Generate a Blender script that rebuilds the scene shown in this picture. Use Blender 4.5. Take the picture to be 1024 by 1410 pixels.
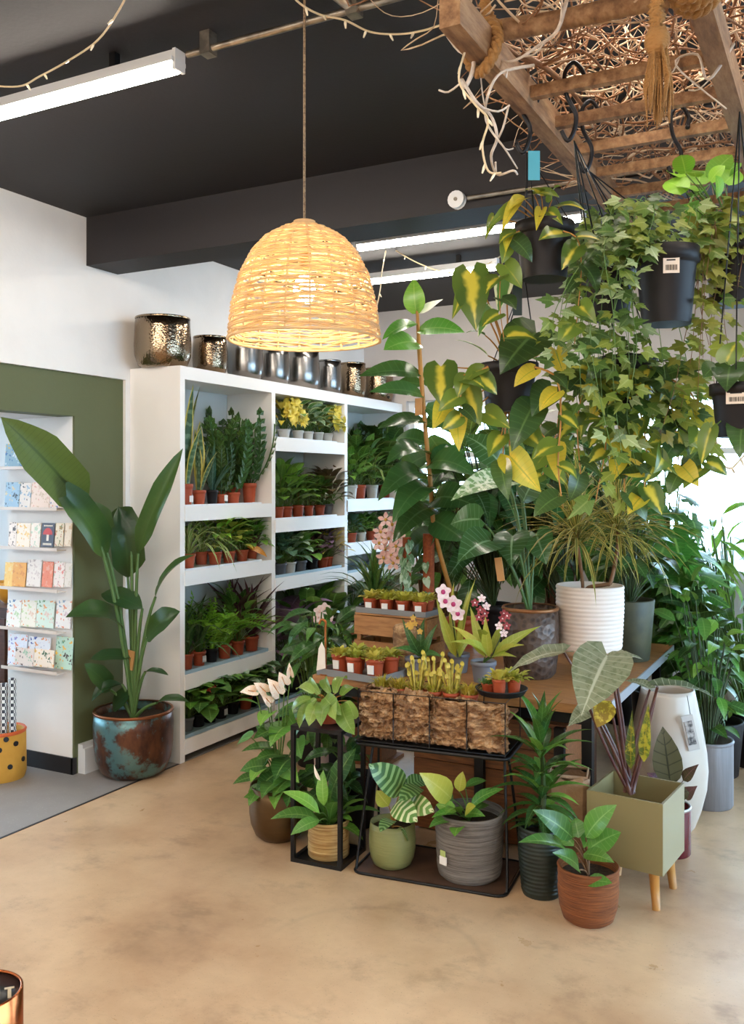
import bpy, math, random
from mathutils import Vector as V, Matrix, noise
R = random.Random(7)
for o in list(bpy.data.objects): bpy.data.objects.remove(o)
sc = bpy.context.scene
COL = sc.collection
PI = math.pi
# ------------------------------------------------------------------ camera
F, CX, HY, CZ = 1264.0, 512.0, 665.0, 1.5          # focal length in pixels of a 1024x1410 frame, horizon row, eye height
TH = math.atan2(662.0, F)
cd = bpy.data.cameras.new('camera'); cam = bpy.data.objects.new('camera', cd); COL.objects.link(cam)
cam.location = (0, 0, CZ); cam.rotation_euler = (PI/2, 0, TH)
cd.sensor_fit = 'VERTICAL'; cd.sensor_height = 36; cd.lens = 36*F/1410; cd.shift_y = -(705-HY)/1410
cd.clip_start = .05; sc.camera = cam
# ------------------------------------------------------------------ world and exposure
w = bpy.data.worlds.new('World'); sc.world = w; w.use_nodes = True
bg = w.node_tree.nodes['Background']; bg.inputs[0].default_value = (.50, .75, 1, 1); bg.inputs[1].default_value = 9.5
sc.view_settings.view_transform = 'Standard'; sc.view_settings.look = 'None'
sc.view_settings.exposure = 0.57; sc.view_settings.gamma = 1; sc.view_settings.use_curve_mapping = False
TUBE = 47.0      # strength of the fluorescent tubes
# ------------------------------------------------------------------ places
RT = V((math.cos(TH), math.sin(TH), 0)); FW = V((-math.sin(TH), math.cos(TH), 0)); UP = V((0, 0, 1)); EYE = V((0, 0, CZ))
def ray(x, y): return FW + RT*((x-CX)/F) + UP*((HY-y)/F)
def at(x, y, t): return EYE + ray(x, y)*t                       # a place at distance t into the shop
def onz(x, y, z):
    d = ray(x, y); return EYE + d*((z-CZ)/d.z)
def onx(x, y, X):
    d = ray(x, y); return EYE + d*(X/d.x)
def ony(x, y, Y):
    d = ray(x, y); return EYE + d*(Y/d.y)
# ------------------------------------------------------------------ materials
def lin(h):
    if not isinstance(h, str): return tuple(h)+(1,) if len(h) == 3 else tuple(h)
    h = h.lstrip('#'); c = [int(h[i:i+2], 16)/255 for i in (0, 2, 4)]
    return tuple(((x+.055)/1.055)**2.4 if x > .04045 else x/12.92 for x in c)+(1,)
class NT:
    def __init__(s, name):
        m = bpy.data.materials.new(name); m.use_nodes = True; s.m = m; s.t = m.node_tree; s.n = s.t.nodes
        s.b = s.n['Principled BSDF']; s.out = s.n['Material Output']
    def new(s, ty, **k):
        n = s.n.new(ty)
        for a, b in k.items(): setattr(n, a, b)
        return n
    def link(s, a, b): s.t.links.new(a, b)
    def val(s, sock, v):
        if hasattr(v, 'is_output'): s.link(v, sock)
        else: sock.default_value = v
    def math(s, op, a, b=0.0, c=0.0):
        n = s.new('ShaderNodeMath', operation=op)
        s.val(n.inputs[0], a); s.val(n.inputs[1], b); s.val(n.inputs[2], c); return n.outputs[0]
    def mix(s, f, a, b):
        n = s.new('ShaderNodeMix', data_type='RGBA'); s.val(n.inputs[0], f)
        for k, v in ((6, a), (7, b)): s.val(n.inputs[k], v if hasattr(v, 'is_output') else lin(v))
        return n.outputs[2]
    def coord(s, which='Object', sc=(1, 1, 1)):
        n = s.new('ShaderNodeTexCoord'); mp = s.new('ShaderNodeMapping'); mp.inputs['Scale'].default_value = sc
        s.link(n.outputs[which], mp.inputs[0]); return mp.outputs[0]
    def noise(s, vec, scale, detail=4, rough=.55):
        n = s.new('ShaderNodeTexNoise'); n.inputs['Scale'].default_value = scale; n.inputs['Detail'].default_value = detail
        n.inputs['Roughness'].default_value = rough; s.link(vec, n.inputs['Vector']); return n.outputs[0]
    def ramp(s, f, *st):
        n = s.new('ShaderNodeValToRGB'); s.link(f, n.inputs[0]); e = n.color_ramp.elements
        while len(e) < len(st): e.new(.5)
        for q, (p, c) in zip(e, st): q.position = p; q.color = lin(c)
        return n.outputs[0]
    def step(s, f, lo, hi):
        n = s.new('ShaderNodeMapRange', interpolation_type='SMOOTHSTEP'); s.link(f, n.inputs[0])
        n.inputs[1].default_value = lo; n.inputs[2].default_value = hi; return n.outputs[0]
    def bump(s, h, d=.01, st=.5):
        n = s.new('ShaderNodeBump'); n.inputs['Strength'].default_value = st; n.inputs['Distance'].default_value = d
        s.link(h, n.inputs['Height']); s.link(n.outputs[0], s.b.inputs['Normal'])
    def base(s, c): s.val(s.b.inputs['Base Color'], c if hasattr(c, 'is_output') else lin(c))
    def pr(s, rough=.5, metal=0, spec=.5):
        s.val(s.b.inputs['Roughness'], rough); s.val(s.b.inputs['Metallic'], metal); s.val(s.b.inputs['Specular IOR Level'], spec); return s.m
MC = {}
def mat(name, c, rough=.5, metal=0, spec=.5, grain=0, gscale=30, c2=None, bump=0, sc=(1, 1, 1)):
    if name in MC: return MC[name]
    t = NT(name)
    if grain or c2:
        f = t.noise(t.coord('Object', sc), gscale)
        if c2: t.base(t.mix(t.step(f, .35, .65), c, c2))
        else: t.base(c)
        if bump: t.bump(f, bump)
    else: t.base(c)
    MC[name] = t.pr(rough, metal, spec); return MC[name]
def emit(name, c, s):
    t = NT(name); t.base('000000'); t.b.inputs['Emission Color'].default_value = lin(c); t.b.inputs['Emission Strength'].default_value = s
    MC[name] = t.m; return t.m
def leafmat(name, c1, c2, vein=None, veg=None, vegc='d8c840', rough=.38, vs=.35, freq=9, tr=.22):
    """leaf surface: UV u runs across, v runs along; midrib, side veins, variegation."""
    if name in MC: return MC[name]
    t = NT(name); uv = t.new('ShaderNodeUVMap'); sp = t.new('ShaderNodeSeparateXYZ'); t.link(uv.outputs[0], sp.inputs[0])
    u, v = sp.outputs[0], sp.outputs[1]
    d = t.math('MULTIPLY', t.math('ABSOLUTE', t.math('SUBTRACT', u, .5)), 2)
    oi = t.new('ShaderNodeObjectInfo'); rnd = oi.outputs['Random']
    g = t.new('ShaderNodeNewGeometry'); nz = t.noise(g.outputs['Position'], 14, 3)
    f = t.math('ADD', t.math('MULTIPLY', rnd, .7), t.math('MULTIPLY', nz, .45))
    c = t.mix(t.step(f, .2, .95), c1, c2)
    if veg == 'edge':
        c = t.mix(t.step(t.math('ADD', d, t.math('MULTIPLY', nz, .25)), .72, .86), c, vegc)
    elif veg == 'centre':
        k = t.math('ADD', d, t.math('MULTIPLY', t.math('SUBTRACT', nz, .5), 1.2)); k = t.math('ADD', k, t.math('MULTIPLY', rnd, .35))
        c = t.mix(t.step(k, .52, .18), c, vegc)
    elif veg == 'blotch':
        k = t.noise(g.outputs['Position'], 45, 3); c = t.mix(t.step(t.math('ADD', k, t.math('MULTIPLY', rnd, .2)), .58, .70), c, vegc)
    elif veg == 'stripe':
        ph = t.math('SUBTRACT', t.math('MULTIPLY', v, freq*6.283), t.math('MULTIPLY', d, 5.0))
        c = t.mix(t.step(t.math('SINE', ph), -.1, .55), c, vegc)
    elif veg == 'snake':
        ph = t.math('ADD', t.math('MULTIPLY', v, freq*6.283), t.math('MULTIPLY', nz, 9)); c = t.mix(t.math('MULTIPLY', t.step(t.math('SINE', ph), .1, .8), .5), c, '7f9a72')
        c = t.mix(t.step(d, .66, .76), c, vegc)
    if vein:
        ph = t.math('SUBTRACT', t.math('MULTIPLY', v, freq*6.283), t.math('MULTIPLY', d, 4.0))
        sv = t.math('MULTIPLY', t.step(t.math('SINE', ph), .86, 1.0), vs)
        mr = t.step(d, .09, .03)
        c = t.mix(t.math('MAXIMUM', sv, t.math('MULTIPLY', mr, min(1, vs*2.2))), c, vein)
    t.base(c); t.pr(rough, 0, .45)
    trn = t.new('ShaderNodeBsdfTranslucent'); t.link(t.mix(.35, c, 'c8d84a'), trn.inputs[0])
    mx = t.new('ShaderNodeMixShader'); mx.inputs[0].default_value = tr
    t.link(t.b.outputs[0], mx.inputs[1]); t.link(trn.outputs[0], mx.inputs[2]); t.link(mx.outputs[0], t.out.inputs[0])
    MC[name] = t.m; return t.m
# ------------------------------------------------------------------ mesh building
class MB:
    def __init__(s): s.v = []; s.f = []; s.sm = []
    def add(s, vs, fs, smooth=False):
        k = len(s.v); s.v += [V(p) for p in vs]; s.f += [tuple(i+k for i in f) for f in fs]; s.sm += [smooth]*len(fs); return s
    def box(s, lo, hi, M=None, bev=0):
        x0, y0, z0 = lo; x1, y1, z1 = hi
        p = [V((x, y, z)) for z in (z0, z1) for y in (y0, y1) for x in (x0, x1)]
        if M: p = [M @ q for q in p]
        return s.add(p, [(0, 2, 3, 1), (4, 5, 7, 6), (0, 1, 5, 4), (2, 6, 7, 3), (0, 4, 6, 2), (1, 3, 7, 5)])
    def tube(s, pts, r, n=6, caps=True):
        pts = [V(p) for p in pts]; m = len(pts); rr = r if isinstance(r, (list, tuple)) else [r]*m
        ref = None; vs = []; fs = []
        for i, p in enumerate(pts):
            d = (pts[min(i+1, m-1)]-pts[max(i-1, 0)])
            if d.length < 1e-9: d = V((0, 0, 1))
            d.normalize()
            if ref is None: ref = V((0, 0, 1)) if abs(d.z) < .9 else V((1, 0, 0))
            a = d.cross(ref); a.normalize(); b = a.cross(d); ref = b if b.length > 0 else ref
            for k in range(n):
                q = 2*PI*k/n; vs.append(p+(a*math.cos(q)+b*math.sin(q))*rr[i])
        for i in range(m-1):
            for k in range(n): fs.append((i*n+k, i*n+(k+1) % n, (i+1)*n+(k+1) % n, (i+1)*n+k))
        s.add(vs, fs, True)
        if caps and n > 2:
            k0 = len(s.v)-m*n
            s.f += [tuple(k0+k for k in range(n)), tuple(k0+(m-1)*n+n-1-k for k in range(n))]; s.sm += [False, False]
        return s
    def lathe(s, prof, n=24, c=(0, 0, 0), closed=False, jit=None):
        vs = []; fs = []; c = V(c)
        if prof[0][0] == 0 and len(prof) > 2:      # flat bottom of its own
            prof = prof[1:]; r, z = prof[0]
            s.add([c+V((r*(1+(jit(2*PI*k/n, z) if jit else 0))*math.cos(2*PI*k/n), r*(1+(jit(2*PI*k/n, z) if jit else 0))*math.sin(2*PI*k/n), z)) for k in range(n)], [tuple(range(n-1, -1, -1))])
        for r, z in prof:
            for k in range(n):
                q = 2*PI*k/n; rr = r*(1+(jit(q, z) if jit else 0)); vs.append(c+V((rr*math.cos(q), rr*math.sin(q), z)))
        for i in range(len(prof)-1):
            for k in range(n): fs.append((i*n+k, i*n+(k+1) % n, (i+1)*n+(k+1) % n, (i+1)*n+k))
        return s.add(vs, fs, True)
    def disc(s, r, z, n=20, c=(0, 0, 0)):
        c = V(c); return s.add([c+V((r*math.cos(2*PI*k/n), r*math.sin(2*PI*k/n), z)) for k in range(n)], [tuple(range(n))])
    def ball(s, c, r, n=8, m=6):
        c = V(c); rv = V(r) if not isinstance(r, (int, float)) else V((r, r, r)); vs = []; fs = []
        for i in range(m+1):
            for k in range(n):
                a, b = PI*i/m, 2*PI*k/n; vs.append(c+V((rv.x*math.sin(a)*math.cos(b), rv.y*math.sin(a)*math.sin(b), rv.z*math.cos(a))))
        for i in range(m):
            for k in range(n): fs.append((i*n+k, (i+1)*n+k, (i+1)*n+(k+1) % n, i*n+(k+1) % n))
        return s.add(vs, fs, True)
    def mesh(s, name, m):
        me = bpy.data.meshes.new(name); me.from_pydata([tuple(p) for p in s.v], [], s.f); me.polygons.foreach_set('use_smooth', s.sm); me.update()
        if m: me.materials.append(m)
        return me
def link(o): COL.objects.link(o); return o
def thing(name, label, cat, loc=(0, 0, 0), group=None, rz=0):
    o = link(bpy.data.objects.new(name, None)); o.location = V(loc); o.rotation_euler.z = rz; o.empty_display_size = .05
    o['label'] = label; o['category'] = cat
    if group: o['group'] = group
    return o
def part(root, name, mb, m=None, M=None, label=None, kind=None):
    me = mb.mesh(name, m) if isinstance(mb, MB) else mb
    o = link(bpy.data.objects.new(name, me)); o.parent = root
    if M is not None: o.matrix_basis = M
    if label: o['label'] = label
    if kind: o['kind'] = kind
    return o
def single(name, label, cat, mb, m, loc=(0, 0, 0), group=None, rz=0, kind=None):
    me = mb.mesh(name, m) if isinstance(mb, MB) else mb
    o = link(bpy.data.objects.new(name, me)); o.location = V(loc); o.rotation_euler.z = rz
    if label: o['label'] = label; o['category'] = cat
    if group: o['group'] = group
    if kind: o['kind'] = kind
    return o
def struct(name, mb, m, loc=(0, 0, 0), parent=None):
    o = link(bpy.data.objects.new(name, mb.mesh(name, m))); o.location = V(loc)
    if parent: o.parent = parent
    else: o['kind'] = 'structure'
    return o
def T(x, y, z): return Matrix.Translation((x, y, z))
def RZ(a): return Matrix.Rotation(a, 4, 'Z')
# ------------------------------------------------------------------ leaves
def prof(shape):
    if shape == 'heart': return [(0, .18), (.06, .40), (.16, .485), (.32, .5), (.5, .435), (.68, .31), (.85, .15), (1, 0)]
    n = {'strap': 6, 'paddle': 12, 'ovate': 6, 'lance': 6, 'heart': 7, 'round': 6, 'snake': 7, 'big': 8, 'spoon': 7}[shape]; o = []
    for i in range(n+1):
        v = i/n
        if shape == 'ovate': wd = .5*max(0, math.sin(PI*v**.8))**.85
        elif shape == 'lance': wd = .5*max(0, math.sin(PI*v**.65))**1.1
        elif shape == 'big': wd = .5*max(0, math.sin(PI*(.03+.97*v)**.72))**.8
        elif shape == 'strap': wd = .5*min(1, .55+v*2, (1-v)*2.6)
        elif shape == 'snake': wd = .5*min(1, .45+v*1.4, ((1-v)*2.4)**.8)
        elif shape == 'paddle': wd = .5*min(1, (v*4.2+.02)**.75, ((1-v)*3.2)**.7)
        elif shape == 'round': wd = .5*max(0, math.sin(PI*(.06+.94*v)**.85))**.6
        elif shape == 'spoon': wd = .5*max(.12*(1-v), max(0, math.sin(PI*max(0, (v-.22)/.78)**.8))**.75)
        o.append((v, wd))
    return o
LM = {}
def leafmesh(shape, m, arch=.12, fold=.18, wave=0, nu=2):
    key = (shape, m.name, arch, fold, wave, nu)
    if key in LM: return LM[key]
    vs = []; uv = []; fs = []
    if shape in ('ivy', 'monstera', 'philo'):
        if shape == 'ivy': pol = [(-90, .10), (-118, .34), (-150, .30), (180, .40), (160, .52), (143, .30), (120, .42), (108, .40), (90, .72), (72, .40), (60, .42), (37, .30), (20, .52), (0, .40), (-30, .30), (-62, .34)]
        elif shape == 'philo': pol = [(-90, .12), (-120, .40), (-155, .46), (170, .34), (150, .5), (132, .36), (112, .52), (90, .62), (68, .52), (48, .36), (30, .5), (10, .34), (-25, .46), (-60, .40)]
        else: pol = [(-90, .12), (-115, .42), (-140, .5), (-160, .3), (178, .54), (165, .32), (150, .56), (138, .34), (124, .58), (112, .38), (90, .66), (68, .38), (56, .58), (42, .34), (30, .56), (15, .32), (2, .54), (-20, .3), (-40, .5), (-65, .42)]
        vs = [V((0, .38, .03))]; uv = [(.5, .4)]
        for a, r in pol:
            a = math.radians(a); p = V((r*math.cos(a)*1.0, .38+r*math.sin(a), 0)); p.z = -arch*1.6*(r*r)+fold*abs(p.x)*.3; vs.append(p); uv.append((.5+p.x, max(0, min(1, p.y))))
        k = len(pol); fs = [(0, 1+i, 1+(i+1) % k) for i in range(k)]
    else:
        fold *= {'strap': .08, 'snake': .14, 'lance': .32, 'ovate': .6, 'paddle': .5, 'spoon': .4, 'big': .55}.get(shape, 1)      # keep the keel in proportion to the width
        pr = prof(shape); cols = [-1, 0, 1] if nu == 2 else [-1, -.5, 0, .5, 1]; nc = len(cols)
        for i, (v, wd) in enumerate(pr):
            for sx in cols:
                y = v; ab = abs(sx)
                if shape == 'heart': y = v - .17*ab*(1-v)**2.5
                z = arch*4*v*(1-v)+fold*ab*wd + (wave*math.sin(v*19+sx*2)*ab if wave else 0)
                vs.append(V((sx*wd, y, z))); uv.append((.5+sx*.5, v))
        for i in range(len(pr)-1):
            for j in range(nc-1): fs.append((i*nc+j, i*nc+j+1, (i+1)*nc+j+1, (i+1)*nc+j))
    me = bpy.data.meshes.new('leaf_'+shape); me.from_pydata([tuple(p) for p in vs], [], fs)
    ul = me.uv_layers.new(name='UVMap')
    for lp in me.loops: ul.data[lp.index].uv = uv[lp.vertex_index]
    me.polygons.foreach_set('use_smooth', [True]*len(fs)); me.materials.append(m); me.update()
    LM[key] = me; return me
def leafM(b, t, wd, nh):
    y = t-b; L = max(y.length, 1e-4); y = y/L; x = y.cross(nh)
    if x.length < 1e-4: x = y.cross(V((.3, .5, .2)))
    x.normalize(); z = x.cross(y)
    M = Matrix(((x.x*wd, y.x*L, z.x*L, b.x), (x.y*wd, y.y*L, z.y*L, b.y), (x.z*wd, y.z*L, z.z*L, b.z), (0, 0, 0, 1)))
    return M
BND = [None]           # limits (x0, x1, y0, y1, z1) that foliage of the current plant stays within, relative to its base
def keepin(p):
    if BND[0] is None: return p
    x0, x1, y0, y1, z1 = BND[0]; return V((min(max(p.x, x0), x1), min(max(p.y, y0), y1), min(p.z, z1)))
def leaf(root, me, b, t, wd, nh=UP, name='leaf'):
    if BND[0]:
        b = keepin(V(b)); L0 = (V(t)-b).length; t = keepin(V(t)); wd = wd*max(.6, min(1, (t-b).length/max(L0, 1e-4)))
    o = link(bpy.data.objects.new(name, me)); o.parent = root; o.matrix_basis = leafM(V(b), V(t), wd, V(nh)); return o
def join_leaves(root, name, me, Ms, kind='stuff'):
    """many small leaves as one mesh"""
    vs = []; fs = []; uvs = []
    src = [v.co.copy() for v in me.vertices]; pf = [tuple(p.vertices) for p in me.polygons]; su = [tuple(l.uv) for l in me.uv_layers[0].data]
    for M in Ms:
        k = len(vs); vs += [tuple(M @ p) for p in src]; fs += [tuple(i+k for i in f) for f in pf]; uvs += su
    m2 = bpy.data.meshes.new(name); m2.from_pydata(vs, [], fs); ul = m2.uv_layers.new(name='UVMap')
    ul.data.foreach_set('uv', [c for q in uvs for c in q]); m2.polygons.foreach_set('use_smooth', [True]*len(fs)); m2.materials.append(me.materials[0]); m2.update()
    o = link(bpy.data.objects.new(name, m2)); o.parent = root
    if kind: o['kind'] = kind
    return o
def bez(a, b, c, n=6):
    a, b, c = V(a), V(b), V(c); return [a*(1-k/n)**2+b*2*(k/n)*(1-k/n)+c*(k/n)**2 for k in range(n+1)]
def smooth(pts, n=4):
    pts = [V(p) for p in pts]; o = []
    for i in range(len(pts)-1):
        p0, p1, p2, p3 = pts[max(i-1, 0)], pts[i], pts[i+1], pts[min(i+2, len(pts)-1)]
        for k in range(n):
            u = k/n; o.append(.5*((2*p1)+(p2-p0)*u+(2*p0-5*p1+4*p2-p3)*u*u+(3*p1-p0-3*p2+p3)*u**3))
    return o+[pts[-1]]
def sph(az, el): return V((math.cos(az)*math.cos(el), math.sin(az)*math.cos(el), math.sin(el)))
# ================================================================== setting
def plaster(name, c):
    t = NT(name); n = t.noise(t.coord(), 3, 4); t.base(t.mix(t.step(n, .3, .7), c, tuple(x*.94 for x in lin(c)[:3]))); t.bump(t.noise(t.coord(), 60, 3), .002, .3); MC[name] = t.pr(.65); return t.m
m_wall = plaster('white_plaster', 'f1eeea'); m_green = plaster('olive_paint', '5f6542'); m_ceil = plaster('black_ceiling_paint', '231f21'); m_back = plaster('grey_plaster', 'cdc5c0')
t = NT('polished_concrete'); co = t.coord()
a = t.noise(co, .9, 6, .6); b = t.noise(co, 5, 6, .65); sp = t.noise(co, 160, 2)
c = t.ramp(a, (.30, '967354'), (.44, 'bd9874'), (.56, 'd2b08a'), (.70, 'b28c66'))
c = t.mix(t.math('MULTIPLY', t.step(b, .50, .76), .5), c, '8a6c52')
c = t.mix(t.math('MULTIPLY', t.step(sp, .64, .74), .5), c, '7b6450')
st = t.noise(t.coord('Object', (1, 1.6, 1)), 2.1, 5, .7); c = t.mix(t.math('MULTIPLY', t.step(st, .57, .72), .42), c, '7c6048')
ge = t.new('ShaderNodeTexCoord'); vd = t.new('ShaderNodeVectorMath', operation='DISTANCE'); t.link(ge.outputs['Object'], vd.inputs[0]); vd.inputs[1].default_value = (-1.35, 2.55, 0)
rg = t.math('ABSOLUTE', t.math('SUBTRACT', vd.outputs['Value'], .36)); c = t.mix(t.math('MULTIPLY', t.step(rg, .02, .0), t.math('MULTIPLY', t.step(a, .47, .62), .22)), c, '8a7058')
t.base(c); t.bump(t.noise(co, 90, 3), .001, .25)
m_conc = t.pr(t.math('ADD', t.math('MULTIPLY', b, .22), .20), 0, .5)
m_vinyl = None
t = NT('grey_speckled_vinyl'); co = t.coord(); vo = t.new('ShaderNodeTexVoronoi'); vo.inputs['Scale'].default_value = 70; t.link(co, vo.inputs['Vector'])
t.base(t.mix(t.step(vo.outputs['Distance'], .16, .06), t.mix(t.noise(co, 8), '8a8480', '9c9690'), 'b5b0ac')); m_vinyl = t.pr(.45)
m_white = mat('white_board', 'f3efea', .45); m_shback = mat('pale_grey_board', 'c9cbc8', .6); m_shdiv = mat('cream_board', 'e6dacb', .55)
m_black = mat('black_metal', '121214', .4, .3); m_blackrub = mat('black_skirting', '1c1c20', .5); m_wframe = mat('white_frame', 'e4e6e8', .4)
m_steel = mat('galvanised_steel', 'a99d8c', .38, .85, c2='7f776d', gscale=20); m_asph = mat('pavement_grey', '9a9a98', .9, c2='86868a', gscale=3)
t = NT('window_glass'); tp = t.new('ShaderNodeBsdfTransparent'); gl = t.new('ShaderNodeBsdfGlossy'); gl.inputs['Roughness'].default_value = .02
fr = t.new('ShaderNodeFresnel'); mx = t.new('ShaderNodeMixShader'); t.link(fr.outputs[0], mx.inputs[0]); t.link(tp.outputs[0], mx.inputs[1]); t.link(gl.outputs[0], mx.inputs[2]); t.link(mx.outputs[0], t.out.inputs[0]); m_glass = t.m
XW, XS, YB, ZC = -3.53, -3.18, 6.6, 2.88
struct('floor', MB().box((XS, -3, -.1), (3.2, YB, 0)), m_conc)
struct('floor_side_room', MB().box((-6.5, -3, -.1), (XS-.012, YB, 0)), m_vinyl)
struct('trim_1', MB().box((XS-.012, -3, -.09), (XS, 3.86, .002)), m_blackrub)
struct('ceiling', MB().box((-3.65, -3, ZC), (3.35, YB+.15, ZC+.1)), m_ceil)
struct('ceiling_beam', MB().box((XW, 3.54, 2.63), (3.2, 3.77, ZC)), m_ceil)
wl = struct('wall_left', MB().box((-3.67, -3, 2.065), (XW, YB, ZC)).box((-3.67, -3, 0), (XW, 1.7, 2.065)).box((-3.67, 3.83, 0), (XW, YB, 2.065)), m_wall)
struct('wall_left_lintel', MB().box((-3.67, 1.7, 1.844), (XW-.018, 3.83, 2.064)), m_green)
struct('wall_left_green', MB().box((-3.67, 3.55, 0), (XW-.018, 3.83, 1.844)).box((-3.56, 3.475, 0), (XW-.018, 3.55, 1.844)), m_green)
struct('wall_card_side', MB().box((-4.03, 3.47, 0), (XW-.03, 3.55, 1.843)), m_wall)
struct('ceiling_side_room', MB().box((-4.05, 1.7, 1.845), (-3.672, 3.55, 2.6)).box((-6.5, -3, 2.6), (-3.672, YB, 2.7)), m_wall)
struct('wall_side_room_back', MB().box((-6.5, 5.0, 0), (-3.672, 5.1, 2.6)).box((-6.5, -.1, 0), (-3.672, 0, 2.6)), m_wall)
struct('wall_side_room_far', MB().box((-6.6, 0, 0), (-6.5, 5, .7)).box((-6.6, 0, 2.2), (-6.5, 5, 2.7)).box((-6.6, 0, .7), (-6.5, 1.2, 2.2)).box((-6.6, 4.8, .7), (-6.5, 5, 2.2)), m_wall)
struct('baseboard_card_side', MB().box((-4.03, 3.462, 0), (XW-.02, 3.4698, .085)).box((XW-.03, 3.462, 0), (XW-.017, 3.49, .085)), m_blackrub)
struct('baseboard_left', MB().box((XW-.018, 3.50, 0), (XW+.03, 3.66, .13)).box((XW-.018, 3.50, .13), (XW+.015, 3.66, .15)), m_wframe)
WX = lambda i: -3.15+i*6.15/7
wb = MB().box((-3.67, YB, 2.15), (3.35, YB+.15, ZC)).box((-3.67, YB, 0), (WX(3), YB+.15, .85)).box((WX(3), YB, 0), (3.35, YB+.15, .08)).box((-3.67, YB, .85), (-3.15, YB+.15, 2.15)).box((-3.15+6.15/7, YB, .85), (-3.15+2*6.15/7, YB+.15, 2.15)).box((3.0, YB, .08), (3.35, YB+.15, 2.15))
struct('wall_back', wb, m_back)
wr = MB().box((3.2, -3, 0), (3.35, YB, .4)).box((3.2, -3, 2.5), (3.35, YB, ZC)).box((3.2, -3, .4), (3.35, .6, 2.5)).box((3.2, 6.2, .4), (3.35, YB, 2.5))
struct('wall_right', wr, m_wall)
struct('wall_behind', MB().box((-3.67, -3.15, 0), (3.35, -3, ZC)), m_wall)
struct('ground_outside', MB().box((-25, -20, -.35), (25, 30, -.12)), m_asph)
def window(n, a, b, z0, z1, axis, pos, th=.06, rail=None):
    f = MB(); lo = lambda q0, z0, q1, z1: f.box((q0, pos, z0), (q1, pos+th, z1)) if axis == 'x' else f.box((pos, q0, z0), (pos+th, q1, z1))
    lo(a, z0, a+.05, z1); lo(b-.05, z0, b, z1); lo(a+.05, z0, b-.05, z0+.05); lo(a+.05, z1-.05, b-.05, z1)
    if rail: lo(a+.05, rail, b-.05, rail+.04)
    o = struct('window_%d' % n, f, m_wframe)
    p = MB(); p.box((a+.05, pos+.028, z0+.05), (b-.05, pos+.032, z1-.05)) if axis == 'x' else p.box((pos+.028, a+.05, z0+.05), (pos+.032, b-.05, z1-.05))
    part(o, 'pane', p, m_glass)
for i in (0, 2, 3, 4, 5, 6): window(1+i, WX(i), WX(i+1), .85 if i < 3 else .08, 2.15, 'x', YB+.05, rail=1.7)
for i in range(4): window(8+i, .6+i*1.4, .6+(i+1)*1.4, .4, 2.5, 'y', 3.24)
for i in range(3): window(12+i, 1.2+i*1.2, 1.2+(i+1)*1.2, .7, 2.2, 'y', -6.58)
# ------------------------------------------------------------------ lights
m_tube = emit('tube_glow', 'fff3e4', TUBE); m_house = mat('lamp_housing_white', 'd8d8d8', .4)
def tube_light(x0, x1, y, label, z=2.78, zc=ZC):
    r = thing('tube_light', label, 'ceiling light', ((x0+x1)/2, y, zc))
    h = (x1-x0)/2; zz = z-zc
    part(r, 'housing', MB().box((-h, -.034, zz+.011), (h, .034, zz+.024)).box((-h, -.02, zz+.024), (h, .02, zz+.05)), m_house)
    d = MB()
    pr = [(.0225*math.cos(q), .030*math.sin(q)) for q in [PI+PI*k/6 for k in range(7)]]
    vs = [V((sx*(h-.01), p, zz+.012+q)) for sx in (-1, 1) for p, q in pr]
    d.add(vs, [(k, k+1, 8+k, 7+k) for k in range(6)]+[tuple(range(7)), tuple(range(13, 6, -1))]); part(r, 'diffuser', d, m_tube)
    for s in (-1, 1): part(r, 'end_cap', MB().box((s*h-.006, -.024, zz-.012), (s*h+.006, .024, zz+.052)), m_house)
    for s in (-.6, .6): part(r, 'bracket', MB().box((s*h-.012, -.012, zz+.05), (s*h+.012, .012, 0)), m_black)
TL = [(-3.15, -1.84, 2.23, 'long glowing tube light hung over the olive doorway wall'), (-.76, .55, 2.3, 'glowing tube light above the wooden ladder of twigs'),
      (-2.39, -1.15, 4.4, 'glowing tube light just behind the black ceiling beam'), (-3.1, -1.87, 5.17, 'glowing tube light on the far ceiling over the white shelving'),
      (-2.9, -1.6, .3, 'tube light over the open floor by the side room'), (-.8, .5, .3, 'tube light over the middle of the open floor'),
      (-2.9, -1.6, -1.7, 'tube light by the rear left corner'), (-.8, .5, -1.7, 'tube light by the middle of the rear wall'),
      (-2.9, -1.6, -.7, 'tube light over the rear floor beside the left wall'), (-.8, .5, -.7, 'tube light over the middle of the rear floor'), (1.2, 2.5, -.7, 'tube light over the rear floor by the right windows'), (1.2, 2.5, -1.9, 'tube light by the rear right corner'), (-2.0, -.7, -2.5, 'tube light right along the rear wall')]  # unseen extra tubes, added to brighten surfaces that face the camera
for a in TL: tube_light(*a)
tube_light(-5.6, -4.4, 2.6, 'tube light in the bright side room', 2.50, 2.6)
# conduit rails
r = thing('conduit_rail', 'steel conduit pipe joining two ceiling tube lights', 'conduit', (-1.3, 2.26, ZC))
part(r, 'pipe', MB().tube([(-.53, 0, -.05), (.55, 0, -.05)], .011, 8), m_steel)
for x in (-.45, .06, .45): part(r, 'clamp', MB().box((x-.018, -.02, -.07), (x+.018, .02, 0)), m_steel)
part(r, 'tee_bracket', MB().tube([(.06, 0, -.05), (.0, -.08, 0)], .016, 8), m_steel)
r = thing('conduit_rail', 'thin pipe on the black beam ending in a round white junction box', 'conduit', (-.9, 3.54, 2.67))
part(r, 'pipe', MB().tube([(-.5, -.02, 0), (1.6, -.02, 0)], .010, 8), m_steel)
part(r, 'junction_box', MB().tube([(-.55, 0, 0), (-.55, -.03, 0)], .036, 16), m_wframe)
part(r, 'box_screw', MB().tube([(-.55, -.03, 0), (-.55, -.034, 0)], .008, 8), m_steel)
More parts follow.
